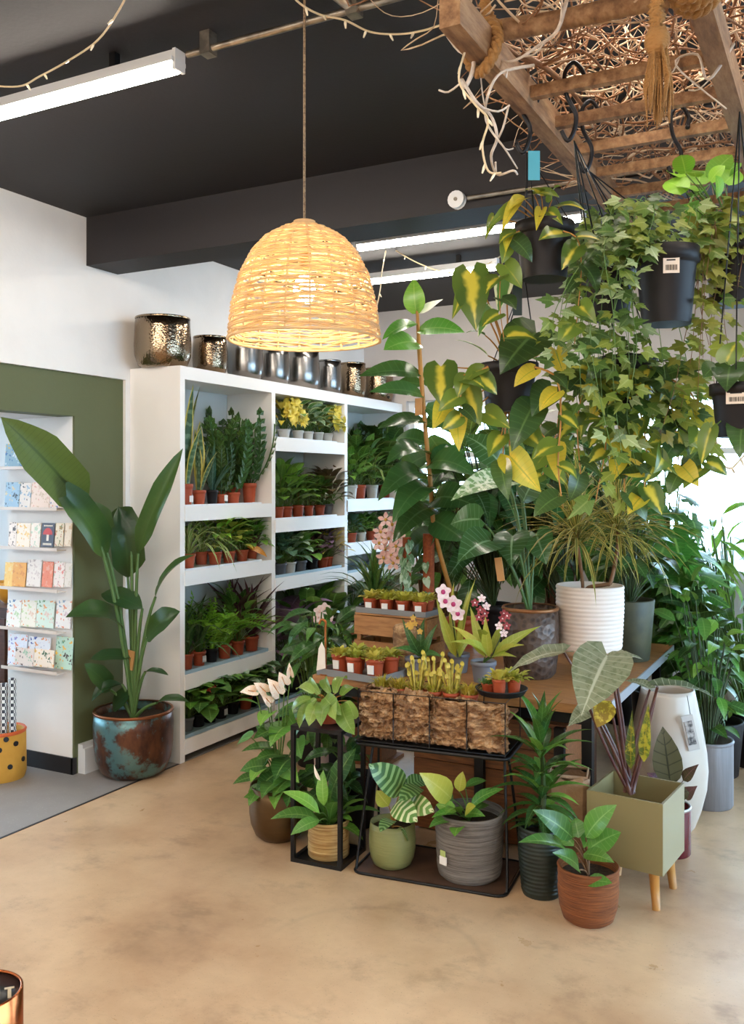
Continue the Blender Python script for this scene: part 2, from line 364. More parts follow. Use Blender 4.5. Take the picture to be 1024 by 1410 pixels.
# ------------------------------------------------------------------ pendant lamp
tp_ = 2.5; pc = at(419, 468, tp_); RR = 104*tp_/F; HH = 157*tp_/F
t = NT('wicker'); t.base(t.mix(t.noise(t.coord('Object', (1, 1, 8)), 30), 'f0dcb4', 'e2c48c')); t.pr(.6)
tr = t.new('ShaderNodeBsdfTranslucent'); tr.inputs[0].default_value = lin('f4dcae'); mx = t.new('ShaderNodeMixShader'); mx.inputs[0].default_value = .4
t.link(t.b.outputs[0], mx.inputs[1]); t.link(tr.outputs[0], mx.inputs[2]); t.link(mx.outputs[0], t.out.inputs[0]); m_wick = t.m
lamp = thing('pendant_lamp', 'dome shaped woven rattan pendant lamp with a lit bulb', 'pendant lamp', (pc.x, pc.y, pc.z))
PP = [(0, .17), (.03, .30), (.115, .52), (.24, .69), (.43, .84), (.69, .945), (1, 1.0)]
def shade_r(u):
    for (a, ra), (b, rb) in zip(PP, PP[1:]):
        if u <= b: k = (u-a)/(b-a); return RR*(ra+(rb-ra)*k)
    return RR
NR = 20
wv = MB(); rows = 76
for i in range(rows+1):
    u = i/rows; ph = i % 2; ns = NR*4
    pts = []
    jz = [R.uniform(-.006, .006) for _ in range(NR)]; sk = 1 if u > .35 else .4
    for k in range(ns+1):
        q = 2*PI*k/ns; kk = (k//4) % NR; fr_ = (k % 4)/4; zz = (jz[kk]*(1-fr_)+jz[(kk+1) % NR]*fr_)*sk
        rr = shade_r(min(1, max(0, u-zz/HH)))+.0035*math.cos(q*NR/2+PI*ph); pts.append((rr*math.cos(q), rr*math.sin(q), HH*(1-u)+zz))
    wv.tube(pts, .0023, 4, False)
part(lamp, 'woven_shade', wv, m_wick, kind='stuff')
for k in range(NR):
    q = 2*PI*k/NR; part(lamp, 'rib', MB().tube([(shade_r(u)*math.cos(q), shade_r(u)*math.sin(q), HH*(1-u)) for u in [j/14 for j in range(15)]], .003, 5), m_wick)
for u, rr in ((1, .0042), (.9, .003), (0, .0045)):
    s_ = shade_r(u); part(lamp, 'rim', MB().tube([(s_*math.cos(2*PI*k/40), s_*math.sin(2*PI*k/40), HH*(1-u)) for k in range(41)], rr, 6, False), m_wick)
part(lamp, 'top_cap', MB().tube([(0, 0, HH-.004), (0, 0, HH+.012)], .03, 16), m_wick)
part(lamp, 'socket', MB().tube([(0, 0, HH*.62), (0, 0, HH)], .018, 12), mat('socket_brass', 'b08850', .4, .6))
m_bulb = emit('bulb_glow', 'ffe6c4', 110)
part(lamp, 'bulb', MB().ball((0, 0, HH*.44), (.03, .03, .042), 14, 10), m_bulb)
cordm = mat('braided_cord', '6e5a48', .8, c2='9a8468', gscale=200)
part(lamp, 'cord', MB().tube([(0, 0, HH), (0, 0, ZC-pc.z)], .0035, 6), cordm)
part(lamp, 'ceiling_rose', MB().tube([(0, 0, ZC-pc.z-.03), (0, 0, ZC-pc.z)], .05, 16), m_black)
# ------------------------------------------------------------------ shelving unit
Y0, Y1, Y2, Y3 = 3.865, 4.757, 5.676, 6.59; HS = 2.128; th = .04
LV = [[1.368, 1.02, .46, .115], [1.775, 1.266, .90, .115], [1.37, 1.055, .85, .46, .115]]
su = thing('shelving_unit', 'tall white built-in shelving unit with three open bays full of plants', 'shelves', (XW, Y0, 0))
def B(x0, x1, y0, y1, z0, z1): return MB().box((x0-XW, y0-Y0, z0), (x1-XW, y1-Y0, z1))
part(su, 'side_panel', B(XW+.001, XS, Y0, Y0+th, 0, HS-.07), m_white); part(su, 'side_panel', B(XW+.001, XS, Y3-th, Y3, 0, HS-.07), m_white)
part(su, 'top_board', B(XW+.001, XS, Y0, Y3, HS-.07, HS), m_white)
for y in (Y1, Y2): part(su, 'divider', B(XW+.012, XS, y-th/2, y+th/2, 0, HS-.07), m_white)
BY = [(Y0+th, Y1-th/2), (Y1+th/2, Y2-th/2), (Y2+th/2, Y3-th)]
for (a, b) in BY:
    mid = (a+b)/2
    part(su, 'back_panel', B(XW+.001, XW+.010, a, mid-.003, 0, HS-.07), m_shback); part(su, 'back_panel', B(XW+.001, XW+.010, mid+.003, b, 0, HS-.07), m_shback)
for k, (a, b) in enumerate(BY):
    for z in LV[k]:
        part(su, 'shelf_board', B(XW+.012, XS-.004, a, b, max(z-.03, .002), z), m_white); part(su, 'front_strip', B(XS-.004, XS+.006, a-.005, b+.005, max(0, z-.075), z+.006), m_white)
m_tray = [mat('white_plastic_tray', 'e8eaec', .4), mat('blue_plastic_tray', '9fb8c4', .4)]
ORD = ['first', 'second', 'third']
def shelfname(b, i):
    n = len(LV[b]); s = ['top', 'second', 'third', 'fourth', 'fifth'][i] if i < n-1 else 'bottom'
    return '%s shelf, %s bay' % (s, ORD[b])
for b, (a, c_) in enumerate(BY):
    for i, z in enumerate(LV[b]):
        blue = (b, i) in ((0, 2), (0, 3), (1, 2), (1, 3), (2, 2)); x0, x1 = XW+.05, XS-.012; y0, y1 = a+.02, c_-(.02 if blue else .09); h = .022 if blue else .014
        tb = MB().box((x0, y0, 0), (x1, y1, .005)).box((x0, y0, .005), (x0+.004, y1, h)).box((x1-.004, y0, .005), (x1, y1, h)).box((x0+.004, y0, .005), (x1-.004, y0+.004, h)).box((x0+.004, y1-.004, .005), (x1-.004, y1, h))
        single('drip_tray', ('pale blue' if blue else 'white')+' plastic drip tray on the '+shelfname(b, i), 'tray', tb, m_tray[blue], (0, 0, z+.0005))
# metal pots on top of the shelving
t = NT('hammered_metal'); co = t.coord(); vo = t.new('ShaderNodeTexVoronoi'); vo.inputs['Scale'].default_value = 90; t.link(co, vo.inputs['Vector']); t.base('8f7c66'); t.bump(vo.outputs['Distance'], .003, .4); m_ham = t.pr(.16, 1)
t = NT('smooth_pewter'); t.base('8c8a88'); t.bump(t.noise(t.coord('Object', (1, 1, .1)), 120), .001, .3); m_pew = t.pr(.24, 1)
TP = [(224, 40, .27, 'h', 'wide hammered bronze pot at the end of the shelving top'), (289, 24, .225, 'h', 'hammered bronze pot next to the widest pot on the shelving'), (337, 25, .26, 's', 'smooth pewter pot behind the left rim of the rattan lamp'),
      (377, 22, .25, 's', 'smooth pewter pot below the middle of the rattan lamp'), (415, 25, .27, 's', 'wider smooth pewter pot below the rattan lamp'), (453, 17, .25, 's', 'narrow dark pewter pot on the shelving top'),
      (485, 19, .27, 'h', 'narrow hammered metal pot on the shelving top'), (519, 23, .27, 'h', 'hammered metal pot at the far end of the shelving top')]
for px, rp, h, k, lb in TP:
    p = onx(px, 512+(px-224)*.12, -3.35); tt = (p-EYE).dot(FW); rr = min(.155, rp*tt/F)
    pot = thing('metal_pot', lb, 'pot', (-3.35, p.y, HS+.0005))
    pr = [(0, 0), (rr*.70, 0), (rr*.86, h*.05), (rr*.98, h*.25), (rr, h*.45), (rr*.97, h*.8), (rr*.95, h), (rr*.91, h), (rr*.93, h*.8), (rr*.92, h*.4), (rr*.6, h*.08), (0, h*.06)]
    part(pot, 'bowl', MB().lathe(pr, 36), m_ham if k == 'h' else m_pew)
    part(pot, 'rim', MB().lathe([(rr*.955, h-.006), (rr*.965, h), (rr*.955, h+.004), (rr*.90, h+.004)], 36), m_ham if k == 'h' else m_pew)
# ------------------------------------------------------------------ greeting cards
def cardmat(name, bg, inks, scale=60, thr=.45):
    t = NT(name); co = t.coord('Object'); vo = t.new('ShaderNodeTexVoronoi'); vo.inputs['Scale'].default_value = scale
    dn = t.new('ShaderNodeTexNoise'); dn.inputs['Scale'].default_value = 45; t.link(co, dn.inputs['Vector']); vm = t.new('ShaderNodeVectorMath', operation='MULTIPLY_ADD'); t.link(dn.outputs['Color'], vm.inputs[0]); vm.inputs[1].default_value = (.06, .06, .06); t.link(co, vm.inputs[2]); t.link(vm.outputs[0], vo.inputs['Vector'])
    sp = t.new('ShaderNodeSeparateColor'); t.link(vo.outputs['Color'], sp.inputs[0])
    st = [(i/len(inks), c) for i, c in enumerate(inks)]; r = t.ramp(sp.outputs[0], *st) if len(inks) > 1 else None
    if r is None: k = t.mix(0.0, inks[0], inks[0])
    else: k = r; t.n[-1].color_ramp.interpolation = 'CONSTANT'
    m = t.math('MULTIPLY', t.step(vo.outputs['Distance'], thr, thr-.12), t.math('GREATER_THAN', sp.outputs[1], .35)); t.base(t.mix(m, bg, k)); return t.pr(.5)
CARDS = [  # x0, x1, top, bottom, ground, inks, words
 (6, 27, 611, 645, '8fb4c8', ['e8c04a', '3f6ea8', 'd8e4e8'], 'blue and yellow picture card in the topmost card row'), (27, 48, 612, 645, '6f9fd0', ['f0d060', '2f4f90', 'bfe0e0'], 'blue card with pale circles in the topmost card row'), (48, 70, 614, 645, '7a8aa0', ['e05a3a', '4a4a70', 'f0c070'], 'slate card with red motifs in the topmost card row'),
 (6, 26, 664, 700, '9fc0d8', ['50708f', 'e8d8b0', '303848'], 'pale blue landscape card in the second card row'), (26, 42, 665, 699, 'e8e0d8', ['404850', '90b0c8'], 'grey figure card in the second card row'), (42, 68, 664, 699, 'f2ddcf', ['e0a898', 'd8c0a8'], 'wide pale pink sprigged card in the second card row'), (68, 92, 668, 699, 'f0e0d4', ['d88060', '6070a0'], 'cream card with red dots in the second card row'),
 (11, 22, 719, 753, 'f3e6dc', ['584c48', 'a08878'], 'cream card with grey sketch in the third card row'), (22, 41, 720, 753, 'f6ead8', ['f2c060', 'eec878'], 'cream card with yellow check pattern in the third card row'), (41, 55, 720, 753, 'f2e8dc', ['b8d0b8', 'e0b8a8'], 'cream card with a pale green tree in the third card row'),
 (75, 87, 720, 752, 'eadcc0', ['b88850', '6f7a40', 'c05840'], 'tan illustrated card right of the mushroom card'), (88, 98, 720, 752, 'f0dfc8', ['d8b890', 'e8d0b0'], 'beige striped card at the end of the third card row'),
 (5, 17, 774, 808, 'f4c868', ['f6d890', 'e8b048'], 'pale yellow card in the fourth card row'), (16, 35, 774, 807, 'eba742', ['f4c878', 'd88a30'], 'orange card with a pale oval in the fourth card row'), (36, 56, 770, 807, 'efe4da', ['b8a8a0', 'd8c8c0'], 'off white sketched card in the fourth card row'), (57, 72, 773, 808, 'ee8a66', ['f4b090', 'e06844'], 'coral red card in the fourth card row'), (73, 88, 773, 808, 'f6e6dc', ['e88878', 'd0a8a0', 'c0c8b0'], 'pale card with red flowers in the fourth card row'), (88, 98, 775, 808, 'eadfd2', ['d8ccb8'], 'plain beige card at the end of the fourth card row'),
 (8, 28, 825, 862, 'f4efe6', ['5880a8', 'e8a890', 'c0d8a8'], 'white card with small blue figure in the fifth card row'), (28, 49, 826, 862, 'f2ecdc', ['f0a050', 'c8d8a0', 'e8c8b0'], 'cream card with orange flower in the fifth card row'), (49, 74, 826, 863, 'dcebdc', ['6f9a68', 'f0a868', 'e8c8b8'], 'mint card with a floral arch in the fifth card row'), (76, 97, 826, 864, 'f2ece6', ['8fa8c0', 'f0a080', 'd8c0c8'], 'white botanical card at the end of the fifth card row'),
 (10, 36, 872, 914, 'eef0f8', ['8f94d0', 'f09070', 'f8e8e0'], 'lilac edged card in the lowest card row'), (20, 46, 891, 915, 'e8d8cc', ['e87850', '6a5850', 'a0c0a0'], 'card with a red bird in front of the lowest card row'), (37, 68, 876, 914, 'f0f0f4', ['4858a0', 'f0a060'], 'white and blue card in the lowest card row'), (46, 74, 893, 917, 'f6e4d0', ['f09838', 'e8b860', '506848'], 'card of orange flowers in front of the lowest card row'), (75, 99, 876, 920, 'c2e0cc', ['5f9a78', 'f0b838', '4a3a30'], 'mint green palm tree card with brown edge in the lowest card row')]
YP = 3.47
for i, (x0, x1, ya, yb, bgc, inks, lb) in enumerate(CARDS):
    front = 'in front of' in lb; yp = YP-(.052 if front else .03)
    a = ony(x0, yb, yp); b = ony(x1, yb, yp); c_ = ony(x0, ya, yp); h = c_.z-a.z; wd = b.x-a.x-.004
    # leaning back: bottom stands out on its ledge
    M = T(a.x, yp, a.z) @ Matrix.Rotation(-.09, 4, 'X')
    o = link(bpy.data.objects.new('greeting_card', MB().box((0, 0, 0), (wd, .003, h)).mesh('greeting_card', cardmat('card_print', bgc, inks, 55 if wd < .08 else 42)))); o.matrix_basis = M
    o['label'] = lb; o['category'] = 'card'; o['group'] = 'greeting cards on the white panel'
# the mushroom card
a = ony(56, 753, YP-.03); b = ony(73, 753, YP-.03); h = ony(56, 720, YP-.03).z-a.z; wd = b.x-a.x
mc = thing('greeting_card', 'dark slate card with a red mushroom and white lettering', 'card', (a.x, YP-.03, a.z), 'greeting cards on the white panel'); mc.rotation_euler.x = -.09
part(mc, 'sheet', MB().box((0, 0, 0), (wd, .003, h)), mat('slate_card', '4c4e5c', .5))
cap = [(.5+.38*math.cos(q), .52+.28*math.sin(q)) for q in [PI*k/10 for k in range(11)]]
part(mc, 'mushroom_cap', MB().add([(x*wd, -.0006, y*h) for x, y in cap], [tuple(range(10, -1, -1))][:1]), mat('mushroom_red', 'c83a34', .5))
part(mc, 'mushroom_stalk', MB().box((wd*.42, -.0006, h*.26), (wd*.60, 0, h*.52)), mat('card_cream', 'efe2d2', .5))
for k in range(6): part(mc, 'letter_mark', MB().box((wd*(.16+.12*k), -.0006, h*.08), (wd*(.16+.12*k)+wd*.085, 0, h*.17)), MC['card_cream'])
for k in range(6): part(mc, 'letter_mark', MB().box((wd*(.16+.12*k), -.0006, h*.86), (wd*(.16+.12*k)+wd*.085, 0, h*.92)), MC['card_cream'])
lg = mat('clear_card_ledge', 'e4d6ca', .3)
for i, (x0, x1, y) in enumerate(((5, 96, 645), (6, 97, 700), (8, 98, 753.5), (4, 98, 808), (8, 98, 863), (10, 100, 917))):
    a = ony(x0, y, YP-.03); b = ony(x1, y, YP-.03)
    single('card_ledge', 'narrow white ledge carrying %s row of greeting cards' % ['the topmost', 'the second', 'the third', 'the fourth', 'the fifth', 'the lowest'][i], 'ledge', MB().box((a.x-.005, YP-.062, a.z-.006), (min(b.x+.004, -3.60), YP, a.z-.001)).box((a.x-.005, YP-.066, a.z-.006), (min(b.x+.004, -3.60), YP-.062, a.z+.01)), lg, group=None)
# brown cabinet in the side room
cb = thing('side_cabinet', 'dark brown cabinet in the side room beyond the card panel', 'cabinet', (-4.8, 4.0, 0)); m_cab = mat('dark_walnut', '5a3626', .5, c2='4a2c1e', gscale=10, sc=(1, 1, 6))
part(cb, 'body', MB().box((-.4, -.2, .05), (.4, .2, .74)), m_cab); part(cb, 'top', MB().box((-.42, -.22, .74), (.42, .21, .765)), m_cab)
for s in (-1, 1):
    d_ = part(cb, 'door', MB().box((min(0, s*.385)+.006, -.218, .09), (max(0, s*.385)-.006, -.2, .70)), m_cab); part(d_, 'knob', MB().ball((s*.04, -.228, .42), .012, 10, 8), m_steel)
for sx in (-.36, .32):
    for sy in (-.17, .13): part(cb, 'leg', MB().box((sx, sy, 0), (sx+.04, sy+.04, .05)), m_cab)
single('orange_bowl', 'glossy orange bowl on the brown cabinet', 'bowl', MB().lathe([(0, 0), (.06, 0), (.10, .03), (.125, .09), (.13, .13), (.122, .13), (.115, .09), (.09, .035), (0, .02)], 28), mat('orange_glaze', 'e8a030', .3), (-4.56, 3.98, .7655))
# basket of gift wrap
bk = thing('wrap_basket', 'yellow basket with black dots and an orange rim', 'basket', (-3.85, 3.27, 0))
t = NT('yellow_dotted_felt'); t.base(t.mix(t.noise(t.coord(), 25), 'd9a444', 'c48c30')); m_yel = t.pr(.8)
part(bk, 'body', MB().lathe([(0, 0), (.115, 0), (.125, .03), (.122, .24), (.112, .24), (.112, .02), (0, .02)], 28), m_yel)
part(bk, 'rim', MB().lathe([(.1225, .232), (.126, .242), (.12, .25), (.111, .243)], 28), mat('orange_rim', 'd8622c', .6))
for k, (q, z) in enumerate([(-1.1, .07), (-.75, .17), (-.35, .08), (-1.45, .18), (-.1, .19), (-1.75, .07), (-.5, .22), (.3, .1)]):
    d = V((math.cos(q), math.sin(q), 0)); part(bk, 'dot', MB().tube([d*.120+V((0, 0, z)), d*.1285+V((0, 0, z))], .013, 10), m_blackrub)
part(bk, 'price_tag', MB().box((-.032, -.136, .07), (.028, -.133, .18)), mat('kraft_tag', 'c99a68', .7)); 
part(bk, 'price_tag', MB().box((-.02, -.002, -.022), (.02, 0, .022), T(.062, -.13, .15) @ Matrix.Rotation(.7, 4, 'Y')), mat('paper_white', 'f2efe8', .6))
t = NT('check_wrap'); ck = t.new('ShaderNodeTexChecker'); ck.inputs['Scale'].default_value = 60; t.link(t.coord(), ck.inputs[0]); ck.inputs[1].default_value = lin('e8ecec'); ck.inputs[2].default_value = lin('2a3040'); t.link(ck.outputs[0], t.b.inputs['Base Color']); m_chk = t.pr(.5)
t = NT('beach_wrap'); sp = t.new('ShaderNodeSeparateXYZ'); t.link(t.coord(), sp.inputs[0]); t.base(t.ramp(sp.outputs[2], (.25, '2f7fa8'), (.36, 'f0c060'), (.46, 'f0e8d8'), (.50, '2880a8'), (.54, '18988a'))); m_bea = t.pr(.4)
for x, y, z1, r_, m, lb in ((-.075, 0, .60, .024, m_bea, 'teal and sand coloured gift wrap roll in the yellow basket'), (-.012, -.05, .50, .022, mat('olive_wrap', '5f5022', .5, c2='7a6830', gscale=90), 'olive brown gift wrap roll in the yellow basket'), (.045, -.02, .485, .018, m_chk, 'shorter checked black and white gift wrap roll'), (.085, 0, .51, .018, m_chk, 'taller checked black and white gift wrap roll')):
    g = thing('gift_wrap_roll', lb, 'wrapping paper', (-3.85+x, 3.27+y, .0215)); z1 -= .02
    part(g, 'paper', MB().lathe([(r_*.55, 0), (r_, 0), (r_, z1), (r_*.55, z1), (r_*.55, .0)], 14), m)
    part(g, 'core', MB().lathe([(r_*.5, .003), (r_*.55, .003), (r_*.55, z1-.004), (r_*.4, z1-.004)], 12), mat('card_core', '9a7a58', .8))
# ================================================================== plants: kit
G = {}
G['dark'] = leafmat('leaf_dark', '1c3a20', '34602e', '76a05e', rough=.3)
G['mid'] = leafmat('leaf_mid', '2c5a26', '55883a', '8cb060')
G['fresh'] = leafmat('leaf_fresh', '478430', '7cac44', 'b0d074', vs=.25)
G['bright'] = leafmat('leaf_bright', '62a02c', '8cc03e', 'b8d868', vs=.2)
G['lime'] = leafmat('leaf_lime', '94a03a', 'b8b448', 'd8d078', vs=.2)
G['yellow'] = leafmat('leaf_yellow', 'd8c040', 'ecd864', 'f4e898', vs=.2)
G['purple'] = leafmat('leaf_purple', '3a1a2a', '643048', '8a4a64', rough=.35, tr=.1)
G['plum'] = leafmat('leaf_plum', '6a4a68', '8a6888', 'a890a8', tr=.15)
G['bronze'] = leafmat('leaf_bronze', '4a3a2e', '6a5440', '94785c', tr=.12)
G['silver'] = leafmat('leaf_silver', '4f7a54', '86a880', 'c8d8b8', veg='blotch', vegc='b8ccb0')
G['snake'] = leafmat('leaf_snake', '2a4a2c', '3a5c38', None, veg='snake', vegc='c8b858', tr=.1)
G['spider'] = leafmat('leaf_spider', '5f8a3a', '7f9a48', None, veg='edge', vegc='d8d89a')
G['cream'] = leafmat('leaf_cream', '4f8040', '6a9850', None, veg='edge', vegc='e8e8c0')
G['blue'] = leafmat('leaf_bluegreen', '2c5648', '48745c', '789c8c', rough=.4)
G['orange'] = leafmat('leaf_orange', 'b86a20', 'd08a30', 'e8b060')
m_stem = mat('green_stem', '5a7a34', .5); m_dstem = mat('dark_stem', '3a4a24', .5); m_brown = mat('woody_stem', '7a5434', .7); m_ystem = mat('golden_stem', 'b07a34', .6)
m_soil = mat('potting_soil', '241a12', .95, c2='3c2c1e', gscale=120, bump=.006)
m_terra = mat('terracotta_plastic', 'b3512c', .55, c2='a24424', gscale=8); m_greyp = mat('grey_plastic_pot', '6f7076', .5); m_blackp = mat('black_plastic_pot', '171416', .5, spec=.3); m_whitep = mat('white_ceramic', 'dedad4', .35)
m_label = mat('paper_label', 'efece6', .6)
PM = {}
def pot_mesh(kind, r, h, m, n=20):
    key = (kind, round(r, 4), round(h, 4), m.name)
    if key in PM: return PM[key]
    P = {'nursery': [(0, 0), (.74, 0), (.90, .76), (.925, .79), (1, .80), (1, 1), (.94, 1), (.92, .84)], 'cyl': [(0, 0), (.95, 0), (1, .03), (1, .98), (.985, 1), (.93, 1), (.92, .84)],
         'taper': [(0, 0), (.76, 0), (.80, .02), (1, .98), (.985, 1), (.93, 1), (.90, .84)], 'belly': [(0, 0), (.62, 0), (.80, .06), (.92, .2), (.99, .42), (1, .6), (.97, .85), (.94, 1), (.89, 1), (.91, .84)],
         'egg': [(0, 0), (.58, 0), (.80, .10), (.95, .30), (1, .5), (1, .75), (.97, 1), (.92, 1), (.93, .84)], 'cone': [(0, 0), (.62, 0), (.66, .02), (.97, .9), (1, .92), (1, 1), (.94, 1), (.90, .84)]}[kind]
    mb = MB().lathe([(a*r, b*h) for a, b in P], n); PM[key] = mb.mesh('pot', m); return PM[key]
SM = {}
def soil_mesh(r):
    r = round(r, 4)
    if r not in SM: SM[r] = MB().disc(r, 0, 16).mesh('soil', m_soil)
    return SM[r]
def potted(name, label, loc, kind, r, h, m, group=None, cat='plant', n=20, rz=0):
    root = thing(name, label, cat, loc, group, rz)
    part(root, 'pot', pot_mesh(kind, r, h, m, n)); part(root, 'soil', soil_mesh(r*.91), M=T(0, 0, h*.85)); return root, h*.85
def frond_mesh(m, n, ll, lw, arch, ang=.9, tip=.55, key=None):
    k = ('frond', m.name, n, ll, lw, arch, ang)
    if k in LM: return LM[k]
    vs = []; fs = []; uv = []
    def c(v): return V((0, v, arch*4*v*(1-v)))
    def q(b, d, up_, L, W):
        t_ = b+d*L; sd = d.cross(up_).normalized()*W/2; mid = b+d*L*.45+up_*.01; i = len(vs)
        vs.extend([b, mid-sd, t_, mid+sd]); fs.append((i, i+1, i+2, i+3)); uv.extend([(.5, 0), (0, .5), (.5, 1), (1, .5)])
    for i in range(n):
        v = .12+.86*i/(n-1); b = c(v); L = ll*(1-(1-tip)*abs(v-.45)/.55)
        for s in (-1, 1): q(b, V((s*math.sin(ang), math.cos(ang), .12)).normalized(), V((0, 0, 1)), L, lw)
    q(c(1.0), V((0, 1, 0)), V((0, 0, 1)), ll*.6, lw)
    for i in range(6):
        a, b = c(i/6), c((i+1)/6); k0 = len(vs); wv = .012
        vs.extend([a+V((-wv, 0, 0)), a+V((wv, 0, 0)), b+V((wv, 0, 0)), b+V((-wv, 0, 0)), a+V((0, 0, -wv*1.6)), b+V((0, 0, -wv*1.6))]); fs.extend([(k0, k0+1, k0+2, k0+3), (k0, k0+3, k0+5, k0+4), (k0+1, k0+4, k0+5, k0+2)]); uv.extend([(.1, .3)]*6)
    me = bpy.data.meshes.new('frond'); me.from_pydata([tuple(p) for p in vs], [], fs); ul = me.uv_layers.new(name='UVMap')
    for lp in me.loops: ul.data[lp.index].uv = uv[lp.vertex_index]
    me.materials.append(m); me.update(); LM[k] = me; return me
def fronds(root, me, n, z0, L0, L1, el0, el1, rad=.0, name='frond'):
    for i in range(n):
        az = i*2.4+R.uniform(-.4, .4); el = R.uniform(el0, el1); d = sph(az, el); b = V((math.cos(az)*rad, math.sin(az)*rad, z0-.005)); L = R.uniform(L0, L1)
        leaf(root, me, b, b+d*L, L, UP if el < 1.1 else sph(az, .0), name)
def rosette(root, me, n, z0, L, W, el0, el1, rad=.01, jl=.25, name='leaf'):
    for i in range(n):
        u = i/max(1, n-1); az = i*2.4+R.uniform(-.3, .3); el = el0+(el1-el0)*u+R.uniform(-.12, .12); d = sph(az, el); b = V((math.cos(az)*rad, math.sin(az)*rad, z0-.004)); l = L*R.uniform(1-jl, 1+jl*.4)
        leaf(root, me, b, b+d*l, W*R.uniform(.85, 1.1), UP if el < 1.15 else -sph(az, 0)+V((0, 0, .2)), name)
def bushy(root, me, n, z0, H, rad, L, W, sm=None, low=.25, out=.2, droop=.35, sr=.0022, trunk=False, name='leaf', keep=None):
    """leaves on petioles; each leaf an object, the petioles one part"""
    mb = MB()
    if trunk: mb.tube([(0, 0, z0-.01), (R.uniform(-.01, .01), R.uniform(-.01, .01), z0+H*.5), (0, 0, z0+H*.95)], [sr*2.2, sr*2, sr*1.2], 6)
    mes = me if isinstance(me, (list, tuple)) else [me]
    for i in range(n):
        u = (i+.5)/n; az = i*2.4+R.uniform(-.4, .4); h = H*(low+(1-low)*u); rr = rad*(1-.55*u)*R.uniform(.45, 1.0)
        b = keepin(V((math.cos(az)*rr, math.sin(az)*rr, z0+h))); s = V((0, 0, z0+h*.75)) if trunk else V((math.cos(az)*.01, math.sin(az)*.01, z0-.005))
        if keep and not keep(b): continue
        mb.tube(bez(s, (s+b)/2+V((0, 0, .25*(b-s).length*.5)), b, 3), sr, 4, False)
        el = out-droop+u*(.9)+R.uniform(-.25, .25); d = sph(az+R.uniform(-.5, .5), el); l = L*R.uniform(.7, 1.1)
        leaf(root, mes[i % len(mes)], b, b+d*l, W*l/L, UP*1.0+d*.1 if el < 1 else -sph(az, 0), name)
    part(root, 'stems', mb, sm or m_stem)
FM = {}
def clump_mesh(key, me, n, rad, h, L, W, el0=.1, el1=1.2, base=0.0):
    if key in FM: return FM[key]
    rr = random.Random(len(FM)+3); Ms = []
    for i in range(n):
        u = rr.random(); az = rr.uniform(0, 2*PI); el = rr.uniform(el0, el1); r_ = rad*math.sqrt(rr.random()); b = V((math.cos(az)*r_, math.sin(az)*r_, base+h*u*(1-.5*(r_/max(rad, 1e-6))**2))); d = sph(az+rr.uniform(-.6, .6), el); l = L*rr.uniform(.7, 1.15)
        Ms.append(leafM(b, b+d*l, W, UP))
    o = join_leaves(None, 'foliage', me, Ms, None); m2 = o.data; bpy.data.objects.remove(o); FM[key] = m2; return m2
def clump(root, m2, z0, s=1.0, name='foliage'):
    return part(root, name, m2, M=T(0, 0, z0) @ RZ(R.uniform(0, 6.28)) @ Matrix.Scale(s, 4), kind='stuff')
def petals(root, c, r, n, m, face, name='flower', core=None, wd=.7):
    """a flower: each is one part facing a direction, heart as sub-part"""
    face = V(face).normalized(); a = face.cross(UP)
    if a.length < .01: a = V((1, 0, 0))
    a.normalize(); b = a.cross(face); mb = MB(); c = V(c)
    for i in range(n):
        q = 2*PI*i/n+.3; d = a*math.cos(q)+b*math.sin(q); s = face.cross(d); tipp = d*r+face*r*.15
        mb.add([face*.0005, d*r*.55-s*r*wd*.5+face*r*.1, d*r*.9-s*r*wd*.25+face*r*.15, tipp, d*r*.9+s*r*wd*.25+face*r*.15, d*r*.55+s*r*wd*.5+face*r*.1], [(0, 1, 2, 3), (0, 3, 4, 5)], True)
    f = part(root, name, mb, m, M=T(*c))
    if core: part(f, 'flower_heart', MB().ball(face*r*.12, r*.22, 6, 4), core)
    return f
